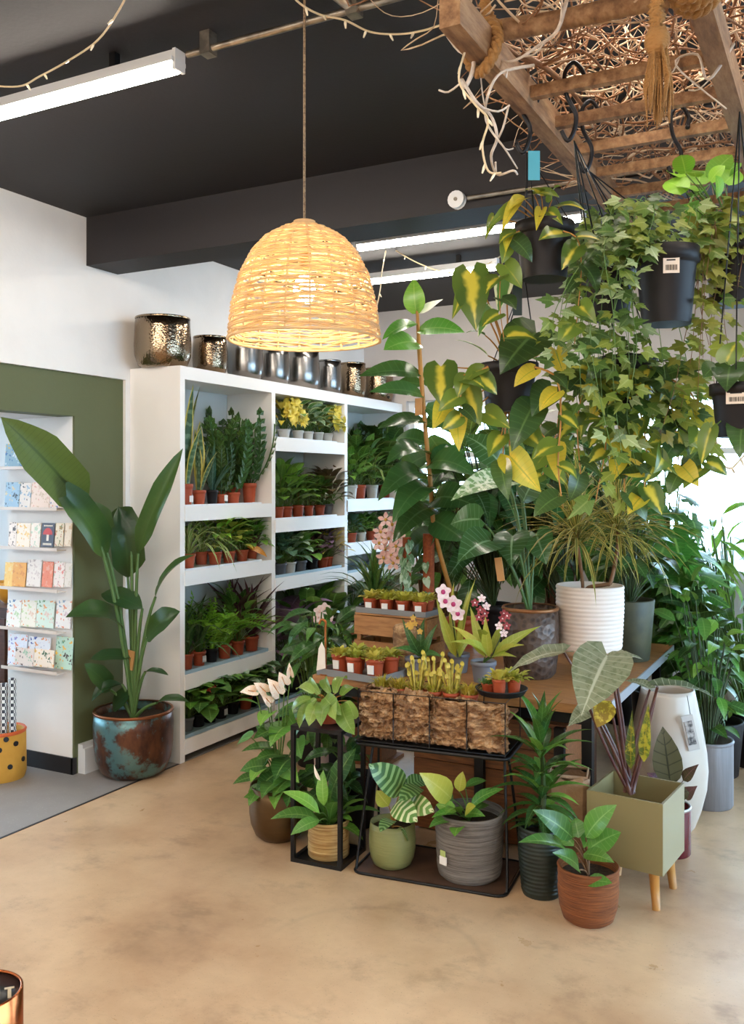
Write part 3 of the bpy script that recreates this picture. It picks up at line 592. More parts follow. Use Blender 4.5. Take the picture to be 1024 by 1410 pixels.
# ================================================================== shelf plants
def shelf_loc(b, i, px, X=-3.29):
    y = onx(px, 700, X).y; a, c = BY[b]; return (X, min(max(y, a+.055), c-.055), LV[b][i]+.0062)
def splant(b, i, px, desc, kind, r=.04, h=.085, m=None, X=-3.29, pk='nursery', name='potted_plant', H=.25, extra=None):
    m = m or m_terra; H *= 1.18
    loc = shelf_loc(b, i, px, X)
    lab = desc+' on the '+shelfname(b, i)
    root, z0 = potted(name, lab, loc, pk, r, h, m, 'plants on the '+shelfname(b, i))
    K = kind; a_, c_ = BY[b]; zn = [z for z in LV[b] if z > LV[b][i]+.01]; zt = (min(zn)-.075 if zn else HS-.075)-loc[2]-.01
    BND[0] = (XW+.04-loc[0], .3, a_+.006-loc[1], c_-.006-loc[1], zt)
    if K == 'snake': rosette(root, leafmesh('snake', G['snake'], .03, .35), 6, z0, H, .062, 1.25, 1.5, .012, .45)
    elif K == 'bluelance': rosette(root, leafmesh('lance', G['blue'], .06, .3), 7, z0, H, .045, .9, 1.45, .01)
    elif K == 'zz': fronds(root, frond_mesh(G['dark'], 9, .15, .085, .10, .8), 8, z0, H*.75, H, .9, 1.5, .015)
    elif K == 'zz2': fronds(root, frond_mesh(G['mid'], 9, .16, .09, .14, .8), 8, z0, H*.75, H, .85, 1.4, .015)
    elif K == 'fern': fronds(root, frond_mesh(G['bright'], 14, .24, .06, .25, 1.1, .3), 16, z0, H*.7, H, .3, 1.3, .01)
    elif K == 'dfern': fronds(root, frond_mesh(G['mid'], 13, .24, .06, .28, 1.1, .3), 14, z0, H*.7, H, .2, 1.2, .01)
    elif K == 'spider': rosette(root, leafmesh('strap', G['spider'], .35, .2), 34, z0, H, .018, -.3, 1.2, .008)
    elif K == 'strap': rosette(root, leafmesh('strap', G['dark'], .28, .2), 16, z0, H, .03, .1, 1.3, .01)
    elif K == 'purple': rosette(root, leafmesh('lance', G['purple'], .10, .2), 13, z0, H, .05, .4, 1.45, .01)
    else:
        col, shp = K.split(':'); L, W = (H*.45, H*.34) if shp in ('heart', 'round', 'ovate') else (H*.55, H*.2)
        bushy(root, [leafmesh(shp, G[col], .12, .15), leafmesh(shp, G[col], .22, .15)], 34, z0, H*.78, H*.5, L, W, sr=.0018)
    if extra: extra(root, z0, H)
    BND[0] = None
    return root
def tagl(root, z0, H):   # a small white plant label stuck in the pot
    part(root, 'plant_label', MB().box((.037, -.016, .02), (.0385, .016, .055)), m_label)
def redflower(root, z0, H):
    for k in range(4): petals(root, (.05+.01*k, -.03+.02*k, z0+H*.5+.012*(k % 2)), .022, 6, mat('coral_petal', 'e0584a', .5), (1, -.6, .4), core=mat('flower_core', 'e8c050', .6))
S = splant
# first bay
S(0, 0, 256, 'tall yellow edged snake plant in an orange pot', 'snake', .04, .12, H=.52, extra=tagl)
S(0, 0, 274, 'shorter snake plant with yellow margins in an orange pot', 'snake', .04, .085, H=.33)
S(0, 0, 292, 'blue green lance leaved plant in a black pot', 'bluelance', .035, .085, m_blackp, H=.27)
S(0, 0, 304, 'small dark zamioculcas in a little orange pot', 'zz', .03, .06, H=.28, extra=tagl)
S(0, 0, 321, 'bushy zamioculcas in a low orange pot', 'zz', .042, .07, H=.38)
S(0, 0, 343, 'tallest zamioculcas in a tall orange pot', 'zz', .045, .125, H=.40)
S(0, 0, 302, 'zamioculcas standing at the back against the panel', 'zz', .045, .10, X=-3.42, H=.44)
S(0, 0, 330, 'upright zamioculcas at the back right', 'zz2', .045, .10, X=-3.43, H=.42)
S(0, 1, 259, 'pale striped spider plant spilling over the edge', 'spider', .042, .08, H=.27)
S(0, 1, 277, 'second pale striped spider plant in an orange pot', 'spider', .04, .075, X=-3.36, H=.24)
S(0, 1, 296, 'fresh green leafy plant in an orange pot', 'bright:lance', .042, .075, H=.24)
S(0, 1, 315, 'mixed green plant with bronze leaves', 'lime:ovate', .04, .07, H=.20)
S(0, 1, 333, 'trailing plant with one big orange leaf', 'mid:ovate', .04, .07, H=.20, extra=lambda r_, z0, H: leaf(r_, leafmesh('ovate', G['orange'], .15, .15), (.05, -.02, z0+.03), (.15, .05, z0-.035), .045, (1, -.4, .5)))
S(0, 1, 349, 'small round leaved plant', 'fresh:round', .036, .065, H=.17)
S(0, 1, 364, 'small purple leaved plant in a white pot', 'purple', .032, .06, m_whitep, H=.14)
S(0, 2, 256, 'arching dark strap leaved plant in an orange pot', 'strap', .043, .085, H=.32)
S(0, 2, 274, 'hanging strap leaved bromeliad', 'strap', .04, .08, H=.30, extra=tagl)
S(0, 2, 291, 'bright green fern in a black pot', 'fern', .04, .08, m_blackp, H=.28)
S(0, 2, 309, 'bright green maidenhair fern in an orange pot', 'fern', .043, .085, H=.30)
S(0, 2, 327, 'dark leaved shrubby plant in an orange pot', 'mid:lance', .044, .085, H=.27)
S(0, 2, 346, 'deep purple calathea beside the dark shrub', 'purple', .044, .09, H=.34)
S(0, 2, 364, 'deep purple calathea in the orange pot by the divider', 'purple', .044, .09, H=.34)
S(0, 2, 330, 'tall near black calathea at the back', 'purple', .044, .12, X=-3.43, H=.42)
for k, (px, d, kd, pm) in enumerate([(257, 'glossy green plant in a grey pot', 'fresh:ovate', m_greyp), (273, 'green plant with coral red flowers in a black pot', 'mid:ovate', m_blackp), (289, 'glossy peace lily in a black pot', 'mid:lance', m_blackp), (304, 'green plant with a white label on its pot', 'fresh:lance', m_blackp), (320, 'broad leaved green plant in a black pot', 'silver:ovate', m_blackp), (338, 'leafy plant in an orange pot', 'mid:ovate', m_terra), (354, 'dark green plant in a black pot', 'dark:ovate', m_blackp), (366, 'silvery plant at the divider end', 'silver:heart', m_blackp)]):
    S(0, 3, px, d, kd, .042, .075, pm, H=.26, extra=redflower if 'coral' in d else (tagl if 'label' in d else None))
for px in (280, 330): S(0, 3, px, 'dark leafy plant in the back row', 'dark:ovate', .04, .07, m_blackp, X=-3.42, H=.27)
# second bay
def poin(root, z0, H):
    for k, (y, z) in enumerate([(-.05, .05), (.05, .06), (0, .11), (-.03, .0), (.06, .0), (-.085, .02)]):
        c = V((.05+.012*k, y, z0+H*.35+z))
        for j in range(9):
            q = j*2*PI/9; d = V((.25, math.cos(q), math.sin(q)*.9)); leaf(root, leafmesh('lance', G['yellow'], .08, .15), c, c+d*.072, .036, V((1, -.5, .3)), 'bract')
S(1, 0, 391, 'poinsettia with broad pale yellow bracts beside the divider', 'yellow:lance', .042, .07, m_whitep, H=.19, extra=poin)
S(1, 0, 410, 'cream and green variegated plant in a white pot', 'cream:ovate', .04, .07, m_whitep, H=.22)
S(1, 0, 424, 'silvery white fittonia in a white pot', 'silver:ovate', .04, .07, m_whitep, H=.20)
S(1, 0, 438, 'variegated pothos in a white pot', 'cream:heart', .04, .07, m_whitep, H=.20)
S(1, 0, 450, 'lime green trailing plant in a white pot', 'lime:heart', .04, .07, m_whitep, H=.18)
S(1, 0, 464, 'poinsettia with pale yellow bracts hanging over the shelf end', 'yellow:lance', .042, .07, m_whitep, H=.18, extra=poin)
def trellis(root, z0, H):
    part(root, 'wire_hoop', MB().tube([(0, .03*math.cos(q), z0+.16+.05*math.sin(q)) for q in [PI*k/10 for k in range(11)]], .0025, 5), m_black)
    for s in (-1, 1): part(root, 'wire_leg', MB().tube([(0, .03*s, z0-.01), (0, .03*s, z0+.16)], .0025, 5), m_black)
def mosspole(root, z0, H): part(root, 'moss_pole', MB().tube([(0, 0, z0-.01), (0, 0, z0+.2)], .012, 8), mat('moss_pole_brown', '8a5a38', .9, c2='5a3a22', gscale=60))
S(1, 1, 383, 'feathery dark green plant', 'mid:lance', .038, .075, H=.26); S(1, 1, 395, 'glossy green plant in an orange pot', 'fresh:ovate', .04, .075, H=.25)
S(1, 1, 410, 'climber on a short brown moss pole', 'dark:heart', .042, .08, H=.18, extra=mosspole); S(1, 1, 425, 'climber trained on a black wire hoop', 'dark:ovate', .036, .075, H=.18, extra=trellis)
S(1, 1, 440, 'plant with a white flower spathe in an orange pot', 'mid:ovate', .04, .075, H=.18, extra=lambda r_, z0, H: leaf(r_, leafmesh('ovate', mat('white_spathe', 'f4f0e8', .4), .1, .2), (.07, -.04, z0+.05), (.09, -.075, z0+.10), .04, (1, -.4, .2), 'spathe'))
S(1, 1, 458, 'brown leaved begonia in a grey pot', 'bronze:round', .042, .08, m_greyp, H=.24)
for px, d, kd, pm in [(386, 'curly blue green peperomia', 'blue:round', m_greyp), (399, 'dense light green bush', 'silver:round', m_whitep), (414, 'second dense light green bush', 'fresh:round', m_greyp), (430, 'dark purple basil like plant', 'purple', m_blackp), (444, 'violet leaved plant in an orange pot', 'plum:ovate', m_terra), (460, 'plant with long yellow leaves in an orange pot', 'yellow:lance', m_terra)]:
    S(1, 2, px, d, kd, .042, .075, pm, H=.22)
for px in (392, 425): S(1, 2, px, 'dark foliage plant in the back row', 'dark:round', .042, .08, m_blackp, X=-3.42, H=.25)
for px, d, kd, pm, H in [(388, 'large plum purple cabbage like plant', 'plum:round', m_blackp, .46), (402, 'large dark leaved aglaonema', 'silver:ovate', m_blackp, .42), (425, 'large glossy green plant', 'mid:lance', m_blackp, .5), (450, 'green plant with long blades', 'strap', m_blackp, .5), (466, 'deep green leafy plant by the divider', 'dark:ovate', m_blackp, .45)]:
    S(1, 3, px, d, kd, .065, .11, pm, H=H)
# third bay
for px, d, kd, pm, H in [(483, 'orange flowered bromeliad in a white pot', 'fresh:lance', m_whitep, .26), (495, 'strappy plant in an orange pot', 'mid:lance', m_terra, .33), (512, 'pale green dracaena in a white pot', 'spider', m_whitep, .36), (530, 'dark rubbery plant in an orange pot', 'dark:ovate', m_terra, .42), (544, 'green plant against the end panel', 'mid:ovate', m_terra, .36)]:
    S(2, 0, px, d, kd, .05, .11, pm, H=H)
for px in (497, 522): S(2, 0, px, 'tall dark zamioculcas in the back row', 'zz', .05, .10, m_blackp, X=-3.42, H=.45)
for px, d, kd, pm in [(484, 'cactus like grey plant in a red pot', 'blue:round', m_terra), (497, 'tiny green plant in a white pot', 'fresh:round', m_whitep), (510, 'small green plant in a red pot', 'mid:round', m_terra), (528, 'low silver plant in a red pot', 'silver:round', m_terra)]: S(2, 1, px, d, kd, .04, .07, pm, H=.13)
for px, kd in [(488, 'blue:lance'), (506, 'mid:lance'), (526, 'mid:ovate')]: S(2, 3, px, 'dusky %s leaved plant in a black pot' % kd.replace(':', ' '), kd, .05, .10, m_blackp, H=.32)
for px, kd in [(490, 'mid:ovate'), (515, 'dark:ovate')]: S(2, 4, px, 'shaded %s leaved plant in a black pot' % kd.replace(':', ' '), kd, .05, .10, m_blackp, H=.28)
# ================================================================== display on the floor and table
CAMD = -FW
def hero(root, specs, sm, start, sr=.004, pet=True, mid=.0, nhf=None):
    """specs: (leaf mesh, base place, tip place, width, normal hint); every leaf gets its petiole"""
    o = root.location; mb = MB(); st = V(start)
    for me, b, t_, wd, nh in specs:
        b = b-o; t_ = t_-o
        if pet: mb.tube(bez(st, V((st.x*.6+b.x*.4, st.y*.6+b.y*.4, st.z*.25+b.z*.75)), b, 6), [sr, sr*.95, sr*.9, sr*.85, sr*.8, sr*.7, sr*.6], 6, False)
        leaf(root, me, b, t_, wd, nh)
    if pet: part(root, 'stems', mb, sm)
def cloud(root, mes, n, c, rad, L, W, hang=.3, sm=None, src=None, sr=.0025, face=.5, name='leaf', shell=.5, seed=None):
    """leaves scattered through an ellipsoid (local centre c), each on a petiole from src"""
    mb = MB(); c = V(c); mes = mes if isinstance(mes, (list, tuple)) else [mes]
    for i in range(n):
        d = V((R.gauss(0, 1), R.gauss(0, 1), R.gauss(0, 1))).normalized(); q = R.random()**shell
        b = keepin(c+V((d.x*rad[0], d.y*rad[1], d.z*rad[2]))*q); l = L*R.uniform(.65, 1.15)
        out = V((d.x, d.y, d.z*.4)); dr = (out*.7+V((R.uniform(-.5, .5), R.uniform(-.5, .5), R.uniform(-.4, .5)))-UP*hang).normalized()
        nh = UP*.7+out*face+CAMD*.35
        leaf(root, mes[i % len(mes)], b, b+dr*l, W*l/L, nh, name)
        if src is not None:
            s = V(src) if not callable(src) else V(src(b)); mb.tube(bez(s, V(((s.x+b.x)/2, (s.y+b.y)/2, max(s.z, b.z)*.7+min(s.z, b.z)*.3)), b, 4), sr, 4, False)
    if src is not None: part(root, 'stems', mb, sm or m_stem)
def wx(px, t): return px*t/F
# ------------------------------------------------------------------ bird of paradise plant
t = NT('patinated_copper'); co = t.coord(); n1 = t.noise(co, 7, 6, .65); n2 = t.noise(t.coord('Object', (1, 1, .5)), 16, 5)
c = t.mix(t.step(n2, .35, .65), '6a4430', '432c26'); sp = t.new('ShaderNodeSeparateXYZ'); t.link(co, sp.inputs[0]); k = t.math('ADD', n1, t.math('MULTIPLY', sp.outputs[2], .12))
t.base(t.mix(t.math('MULTIPLY', t.step(k, .50, .60), .85), c, '5f8a8c')); m_pat = t.pr(.33, .55)
bp = thing('bird_of_paradise_plant', 'tall bird of paradise plant in a patinated copper pot by the shelving', 'plant', (-3.30, 3.64, 0))
part(bp, 'pot', MB().lathe([(0, 0), (.135, 0), (.165, .02), (.190, .08), (.201, .16), (.203, .26), (.200, .325), (.190, .325), (.190, .28)], 40), m_pat)
part(bp, 'soil', MB().disc(.19, .285, 24), m_soil)
part(bp, 'rim', MB().lathe([(.201, .318), (.205, .325), (.201, .333), (.190, .331)], 40), mat('copper_rim', '8a5434', .35, .8))
G['strel'] = leafmat('leaf_strelitzia', '1e3e24', '30522c', '4a6a3c', rough=.32, vs=.12, freq=26); G['strelu'] = leafmat('leaf_strelitzia_underside', '46562a', '52622e', '22381c', rough=.5, vs=.42, freq=26)
pad = leafmesh('paddle', G['strel'], .10, .22, .0, 4); padu = leafmesh('paddle', G['strelu'], .09, .25, .0, 4); pad2 = leafmesh('paddle', G['strel'], .18, .45, .0, 4)
lx = lambda x, y: onx(x, y, -3.37); ry = lambda x, y: min(ony(x, y, 3.62), onx(x, y, -3.44), key=lambda p: (p-EYE).length)
tc = 4.6/F
hero(bp, [(padu, lx(116, 697), lx(1, 574), 58*tc, V((.6, -.75, .35))), (pad, lx(146, 768), lx(62, 652), 42*tc, V((.9, -.6, .5))), (pad2, lx(176, 795), lx(163, 697), 46*tc, V((.9, -.7, .1))),
          (pad, ry(190, 762), ry(252, 617), 26*tc, V((.6, -1, .2))), (pad, ry(196, 838), ry(139, 818), 34*tc, V((.4, -.6, .9))), (pad2, ry(168, 868), ry(90, 850), 40*tc, V((.4, -.5, .9))),
          (pad, ry(180, 905), ry(124, 908), 22*tc, V((.3, -.6, .9))), (pad, ry(202, 880), ry(248, 842), 40*tc, V((.2, -.8, .7))), (pad, ry(214, 822), ry(268, 764), 22*tc, V((0, -.6, 1))),
          (pad, ry(152, 950), ry(116, 914), 28*tc, V((.3, -.7, .6))), (pad2, ry(168, 942), ry(126, 966), 18*tc, V((.2, -.6, .9))), (pad, ry(180, 955), ry(155, 976), 30*tc, V((.2, -.8, .7))),
          (pad, ry(216, 968), ry(259, 966), 15*tc, V((0, -.5, 1))), (pad, ry(200, 925), ry(232, 930), 10*tc, V((0, -.5, 1))), (pad2, ry(180, 735), ry(160, 700), 40*tc, V((.6, -.8, .2))), (pad, lx(140, 740), lx(128, 690), 38*tc, V((.9, -.7, .1)))],
     mat('strelitzia_petiole', '54723c', .45), (0, 0, .27), .011)
part(bp, 'wooden_tag', MB().box((-.022, -.004, 0), (.022, .004, .10), T(*(ry(178, 922)-bp.location)) @ Matrix.Rotation(.15, 4, 'Y')), mat('tag_wood', 'b88650', .7))
# ------------------------------------------------------------------ table
t = NT('oiled_planks'); oi = t.new('ShaderNodeObjectInfo'); n1 = t.noise(t.coord('Object', (2.2, 22, 22)), 3, 6, .6)
t.base(t.mix(t.math('MULTIPLY', oi.outputs['Random'], .5), t.ramp(n1, (.3, '7a4a24'), (.5, 'b07a44'), (.7, 'c08c52')), '8a5a30')); t.bump(n1, .002, .4); m_plank = t.pr(.5)
t = NT('dark_planks'); oi = t.new('ShaderNodeObjectInfo'); n1 = t.noise(t.coord('Object', (3, 26, 26)), 3, 6, .6); t.base(t.mix(t.math('MULTIPLY', oi.outputs['Random'], .5), t.ramp(n1, (.3, '5a3218'), (.55, '8a5228'), (.75, '9c6636')), '6a3c1c')); t.bump(n1, .002, .4); m_dplank = t.pr(.55)
TX0, TX1, TY0, TY1, TZ = -2.12, -.83, 3.48, 5.0, .65
tb = thing('display_table', 'wooden plank display table with black steel legs and pale edge', 'table', (-1.475, 4.24, 0))
ox, oy = -1.475, 4.24
for k in range(6):
    a = TY0+k*(TY1-TY0)/6; part(tb, 'plank', MB().box((TX0-ox, a-oy+.0015, TZ-.035), (TX1-ox-.006, a+(TY1-TY0)/6-oy-.0015, TZ)), m_plank)
part(tb, 'edge_strip', MB().box((TX1-ox-.005, TY0-oy, TZ-.04), (TX1-ox, TY1-oy, TZ-.001)), mat('pale_steel_edge', 'b8bcc0', .35, .6))
for sx in (TX0+.06, TX1-.10):
    for sy in (TY0+.04, TY1-.08): part(tb, 'leg', MB().box((sx-ox, sy-oy, 0), (sx+.04-ox, sy+.04-oy, TZ-.085)), m_black)
for sx in (TX0+.06, TX1-.10): part(tb, 'side_rail', MB().box((sx-ox, TY0+.04-oy, TZ-.085), (sx+.04-ox, TY1-.04-oy, TZ-.036)), m_black)
for sy in (TY0+.04, TY1-.08): part(tb, 'cross_rail', MB().box((TX0+.10-ox, sy-oy, TZ-.085), (TX1-.10-ox, sy+.04-oy, TZ-.037)), m_black)
# wooden chest below the table
ch = thing('wooden_chest', 'brown plank chest standing under the display table', 'chest', (-1.36, 3.62, 0))
for k in range(5): part(ch, 'plank', MB().box((-.33, 0, .012+k*.10), (.34, .018, .108+k*.10)), m_dplank)
for s in (-.33, .322): part(ch, 'side_board', MB().box((s, .0185, .012), (s+.018, .5, .508)), m_dplank)
part(ch, 'lid', MB().box((-.335, 0, .51), (.345, .5, .525)), m_dplank); part(ch, 'back_board', MB().box((-.31, .482, .012), (.32, .4995, .508)), m_dplank)
for x in (-.04, .30): part(ch, 'post', MB().box((x, -.03, 0), (x+.04, -.0005, .52)), m_black)
for x in (-.32, .29): part(ch, 'foot', MB().box((x, .03, 0), (x+.04, .07, .0115)), m_dplank)
# ------------------------------------------------------------------ wire stand with bark basket
STA = math.radians(6); SL = V((-1.425, 3.285, 0)); SM_ = Matrix.Translation(SL) @ RZ(STA)
def sl(x, y, z=0): return SM_ @ V((x, y, z))
st = thing('wire_stand', 'low black wire stand with a brown floor board', 'stand', SL, rz=STA)
hw, hd = .30, .165
part(st, 'base_board', MB().box((-hw+.01, -hd+.01, .0), (hw-.01, hd-.01, .008)), mat('brown_board', '5a4030', .6, c2='4a3426', gscale=12))
def rrect(w, d, z, r=.04, n=4):
    o = []
    for cx, cy, a0 in ((w-r, d-r, 0), (-w+r, d-r, PI/2), (-w+r, -d+r, PI), (w-r, -d+r, 1.5*PI)):
        for k in range(n+1): q = a0+PI/2*k/n; o.append((cx+r*math.cos(q), cy+r*math.sin(q), z))
    return o+[o[0]]
part(st, 'base_hoop', MB().tube(rrect(hw, hd, .006), .0055, 6, False), m_black)
for s in (-1, 1):
    part(st, 'side_frame', MB().tube(smooth([(s*(hw-.01), -hd+.03, .006), (s*(hw-.004), -hd+.05, .05), (s*(hw-.035), -.03, .46), (s*(hw-.045), -.02, .49)], 4), .0055, 6), m_black)
    part(st, 'side_frame', MB().tube(smooth([(s*(hw-.01), hd-.03, .006), (s*(hw-.004), hd-.05, .05), (s*(hw-.035), .03, .46), (s*(hw-.045), .02, .49)], 4), .0055, 6), m_black)
part(st, 'top_hoop', MB().tube(rrect(hw, .135, .492, .03), .007, 6, False), m_black); part(st, 'top_plate', MB().box((-hw+.006, -.13, .488), (hw-.006, .13, .494)), m_black)
bs = thing('wire_basket', 'black wire basket holding slabs of rough bark', 'basket', sl(0, 0, .4995), rz=STA)
BW, BD, BH = .29, .125, .195
part(bs, 'floor_grid', MB().box((-BW, -BD, .0), (BW, BD, .003)), m_black)
for k in range(5):
    x = -BW+k*2*BW/4
    for s in (-1, 1): part(bs, 'upright_wire', MB().tube([(x, s*BD, .0), (x, s*BD, BH)], .0022, 5), m_black)
for z in (.004, BH): part(bs, 'hoop_wire', MB().tube([(-BW, -BD, z), (BW, -BD, z), (BW, BD, z), (-BW, BD, z), (-BW, -BD, z)], .0016, 5, False), m_black)
part(bs, 'inner_board', MB().box((-BW+.006, -.055, .112), (BW-.006, BD-.006, .122)), m_dplank)
t = NT('cork_bark'); co = t.coord(); n1 = t.noise(co, 30, 6, .7); n2 = t.noise(t.coord('Object', (1, 1, 3)), 14, 5)
t.base(t.mix(t.step(n2, .4, .62), t.ramp(n1, (.26, '4a3220'), (.42, 'a07850'), (.56, 'c8a074'), (.75, 'e0bc90')), '7a5638')); t.bump(n1, .012, 1); m_bark = t.pr(.9)
def rough_box(w, d, h, seed, nx=26, nz=32, amp=.012, sc=22):
    mb = MB(); vs = []; fs = []; ny = 4
    import itertools
    def disp(p, nrm):
        q = V((p.x*sc*.7+seed*7, p.y*sc, p.z*sc*1.3)); return p+nrm*(noise.noise(q)*amp*.8+(.5-abs(noise.noise(q*2.3)))*amp+noise.noise(q*5)*amp*.5-amp*.4)
    def face(o, u, v, nu_, nv_, nrm):
        k = len(vs)
        for i in range(nu_+1):
            for j in range(nv_+1): vs.append(disp(o+u*(i/nu_)+v*(j/nv_), nrm))
        for i in range(nu_):
            for j in range(nv_): a = k+i*(nv_+1)+j; fs.append((a, a+nv_+1, a+nv_+2, a+1))
    X, Y, Z = V((w, 0, 0)), V((0, d, 0)), V((0, 0, h)); O = V((-w/2, -d/2, 0))
    face(O, X, Z, nx, nz, V((0, -1, 0))); face(O+Y, Z, X, nz, nx, V((0, 1, 0))); face(O, Z, Y, nz, ny, V((-1, 0, 0))); face(O+X, Y, Z, ny, nz, V((1, 0, 0))); face(O+Z, X, Y, nx, ny, V((0, 0, 1))); face(O, Y, X, ny, nx, V((0, 0, -1)))
    return mb.add(vs, fs, False)
for k, lb in enumerate(('pale crumbly cork bark slab by the plant stand end of the basket', 'crumbly cork bark slab second along the wire basket', 'ridged dark bark slab third along the wire basket', 'ridged dark bark slab under the black seed tray')):
    single('bark_slab', lb, 'bark', rough_box(.1435, .05, (.190, .178, .172, .160)[k], k, amp=.030, sc=24 if k < 2 else 17), m_bark, sl(-BW+.074+k*.1445, -.088, .5135), 'bark slabs in the wire basket', STA)
# pitcher plants in the basket
G['trap'] = leafmat('leaf_trap', 'b4b040', 'd0c058', 'e0c878', vs=.1); G['trapr'] = leafmat('leaf_trap_green', '8aa038', 'b0b048', 'd0a050', vs=.1); G['sar'] = leafmat('leaf_pitcher', 'c8b040', 'd8c868', 'b07038', vs=.15); G['sun'] = leafmat('leaf_sundew', 'a89a38', 'c0a840', 'c08048', vs=.1)
def tuft(root, z0, kind):
    if kind == 'trap': clump(root, clump_mesh('trap', leafmesh('spoon', G['trap'], .15, .3), 70, .028, .012, .042, .016, .1, 1.2), z0)
    elif kind == 'trapg': clump(root, clump_mesh('trapg', leafmesh('spoon', G['trapr'], .15, .3), 60, .030, .012, .045, .018, 0, 1.1), z0)
    elif kind == 'sun': clump(root, clump_mesh('sun', leafmesh('strap', G['sun'], .2, .2), 110, .03, .02, .045, .005, .2, 1.4), z0)
    elif kind == 'moss': clump(root, clump_mesh('moss', leafmesh('strap', G['mid'], .2, .2), 110, .03, .012, .022, .005, .0, 1.4), z0)
    else:
        clump(root, clump_mesh('sun2', leafmesh('spoon', G['trap'], .2, .2), 60, .028, .02, .04, .010, .3, 1.4), z0)
        for i in range(14):
            az = i*2.4; b = V((math.cos(az)*.018*((i % 3)+1)/3, math.sin(az)*.018*((i % 3)+1)/3, z0-.003)); L = R.uniform(.06, .155); d = sph(az, R.uniform(1.25, 1.52)); tp = b+d*L
            part(root, 'pitcher', MB().tube([b, b+d*L*.5, b+d*L*.85, tp], [.002, .0036, .0056, .0052], 7), MC['pitcher_skin'] if 'pitcher_skin' in MC else mat('pitcher_skin', 'c2b450', .45, c2='a89440', gscale=40))
            leaf(root, leafmesh('round', G['sar'], .2, .1), tp+V((0, 0, -.002)), tp+V((d.x*.01-.004, d.y*.01, .018)), .016, -CAMD, 'hood')
def wl(root, r=.034, h=.06, q=-PI/2+.45):   # white sticker on the pot front
    d = V((math.cos(q), math.sin(q), 0)); s = V((-d.y, d.x, 0)); mb = MB(); z0, z1 = h*.25, h*.7; o = d*(r*.93)
    mb.add([o-s*.015+V((0, 0, z0)), o+s*.015+V((0, 0, z0)), o+s*.015+d*.003+V((0, 0, z1)), o-s*.015+d*.003+V((0, 0, z1)), o*.9-s*.015+V((0, 0, z0)), o*.9+s*.015+V((0, 0, z0)), o*.9+s*.015+V((0, 0, z1)), o*.9-s*.015+V((0, 0, z1))], [(0, 1, 2, 3), (3, 2, 6, 7), (0, 4, 5, 1), (0, 3, 7, 4), (1, 5, 6, 2)]); part(root, 'sticker', mb, m_label)
def smallpot(name, lb, loc, kind, r=.034, h=.072, group=None, st_=True, m=None, rz=0):
    root, z0 = potted(name, lb, loc, 'nursery', r, h, m or m_terra, group, n=18, rz=rz); tuft(root, z0, kind)
    if st_: wl(root, r, h)
    return root
for k, (kd, lb) in enumerate((('sun', 'mossy green sundew at the left end of the bark basket'), ('sun', 'golden sundew second in the row behind the bark'), ('pitch', 'yellow pitcher plant tuft with white sticker behind the bark'), ('pitch', 'pitcher plant with slim golden tubes behind the bark'), ('pitch', 'tallest pitcher plant among the tubes behind the bark'), ('sun', 'yellow sundew beside the black seed tray'))):
    smallpot('carnivorous_plant', lb, sl(-.232+k*.0715, -.015, .6225), kd, group='pots in the wire basket', rz=STA)
# black seed tray with three pots
tr_ = single('seed_tray', 'shallow black plastic tray at the end of the bark basket', 'tray', MB().lathe([(0, 0), (.085, 0), (.098, .02), (.1, .024), (.095, .024), (.082, .006), (0, .006)], 28), m_blackp, sl(.245, .005, .7))
for dx, dy, kd, lb in ((-.048, -.012, 'moss', 'small cushion of dark moss in the black seed tray'), (.0, -.035, 'trap', 'venus flytrap in the middle of the black seed tray'), (.048, .0, 'trapg', 'venus flytrap at the far end of the black seed tray')):
    smallpot('carnivorous_plant', lb, sl(.245+dx, .005+dy, .7065), kd, .028, .035 if kd == 'moss' else .058, 'pots in the black seed tray', False)
# flytraps in a grey tray on the table
def tray(name, lb, c, w, d, h, m, rz=0): 
    return single(name, lb, 'tray', MB().box((-w, -d, 0), (w, d, .006)).box((-w, -d, .006), (-w+.005, d, h)).box((w-.005, -d, .006), (w, d, h)).box((-w+.005, -d, .006), (w-.005, -d+.005, h)).box((-w+.005, d-.005, .006), (w-.005, d, h)), m, c, rz=rz)
m_gtray = mat('grey_tray', '7c7a78', .55)
tray('pot_tray', 'grey tray of flytraps at the table corner above the plant stand', (-1.92, 3.58, TZ+.001), .17, .115, .03, m_gtray, -.15)
for k, (dx, dy) in enumerate(((-.10, -.04), (-.01, -.055), (.09, -.045), (-.06, .05), (.04, .045), (.12, .05))):
    smallpot('carnivorous_plant', 'venus flytrap with white sticker on its pot in the grey corner tray' if k < 3 else 'venus flytrap in the rear row of the grey corner tray', (-1.92+dx, 3.58+dy-.15*dx, TZ+.0075), 'trapg' if k % 2 else 'trap', .042, .085, 'venus flytraps in the grey corner tray', k < 3, rz=-.5)
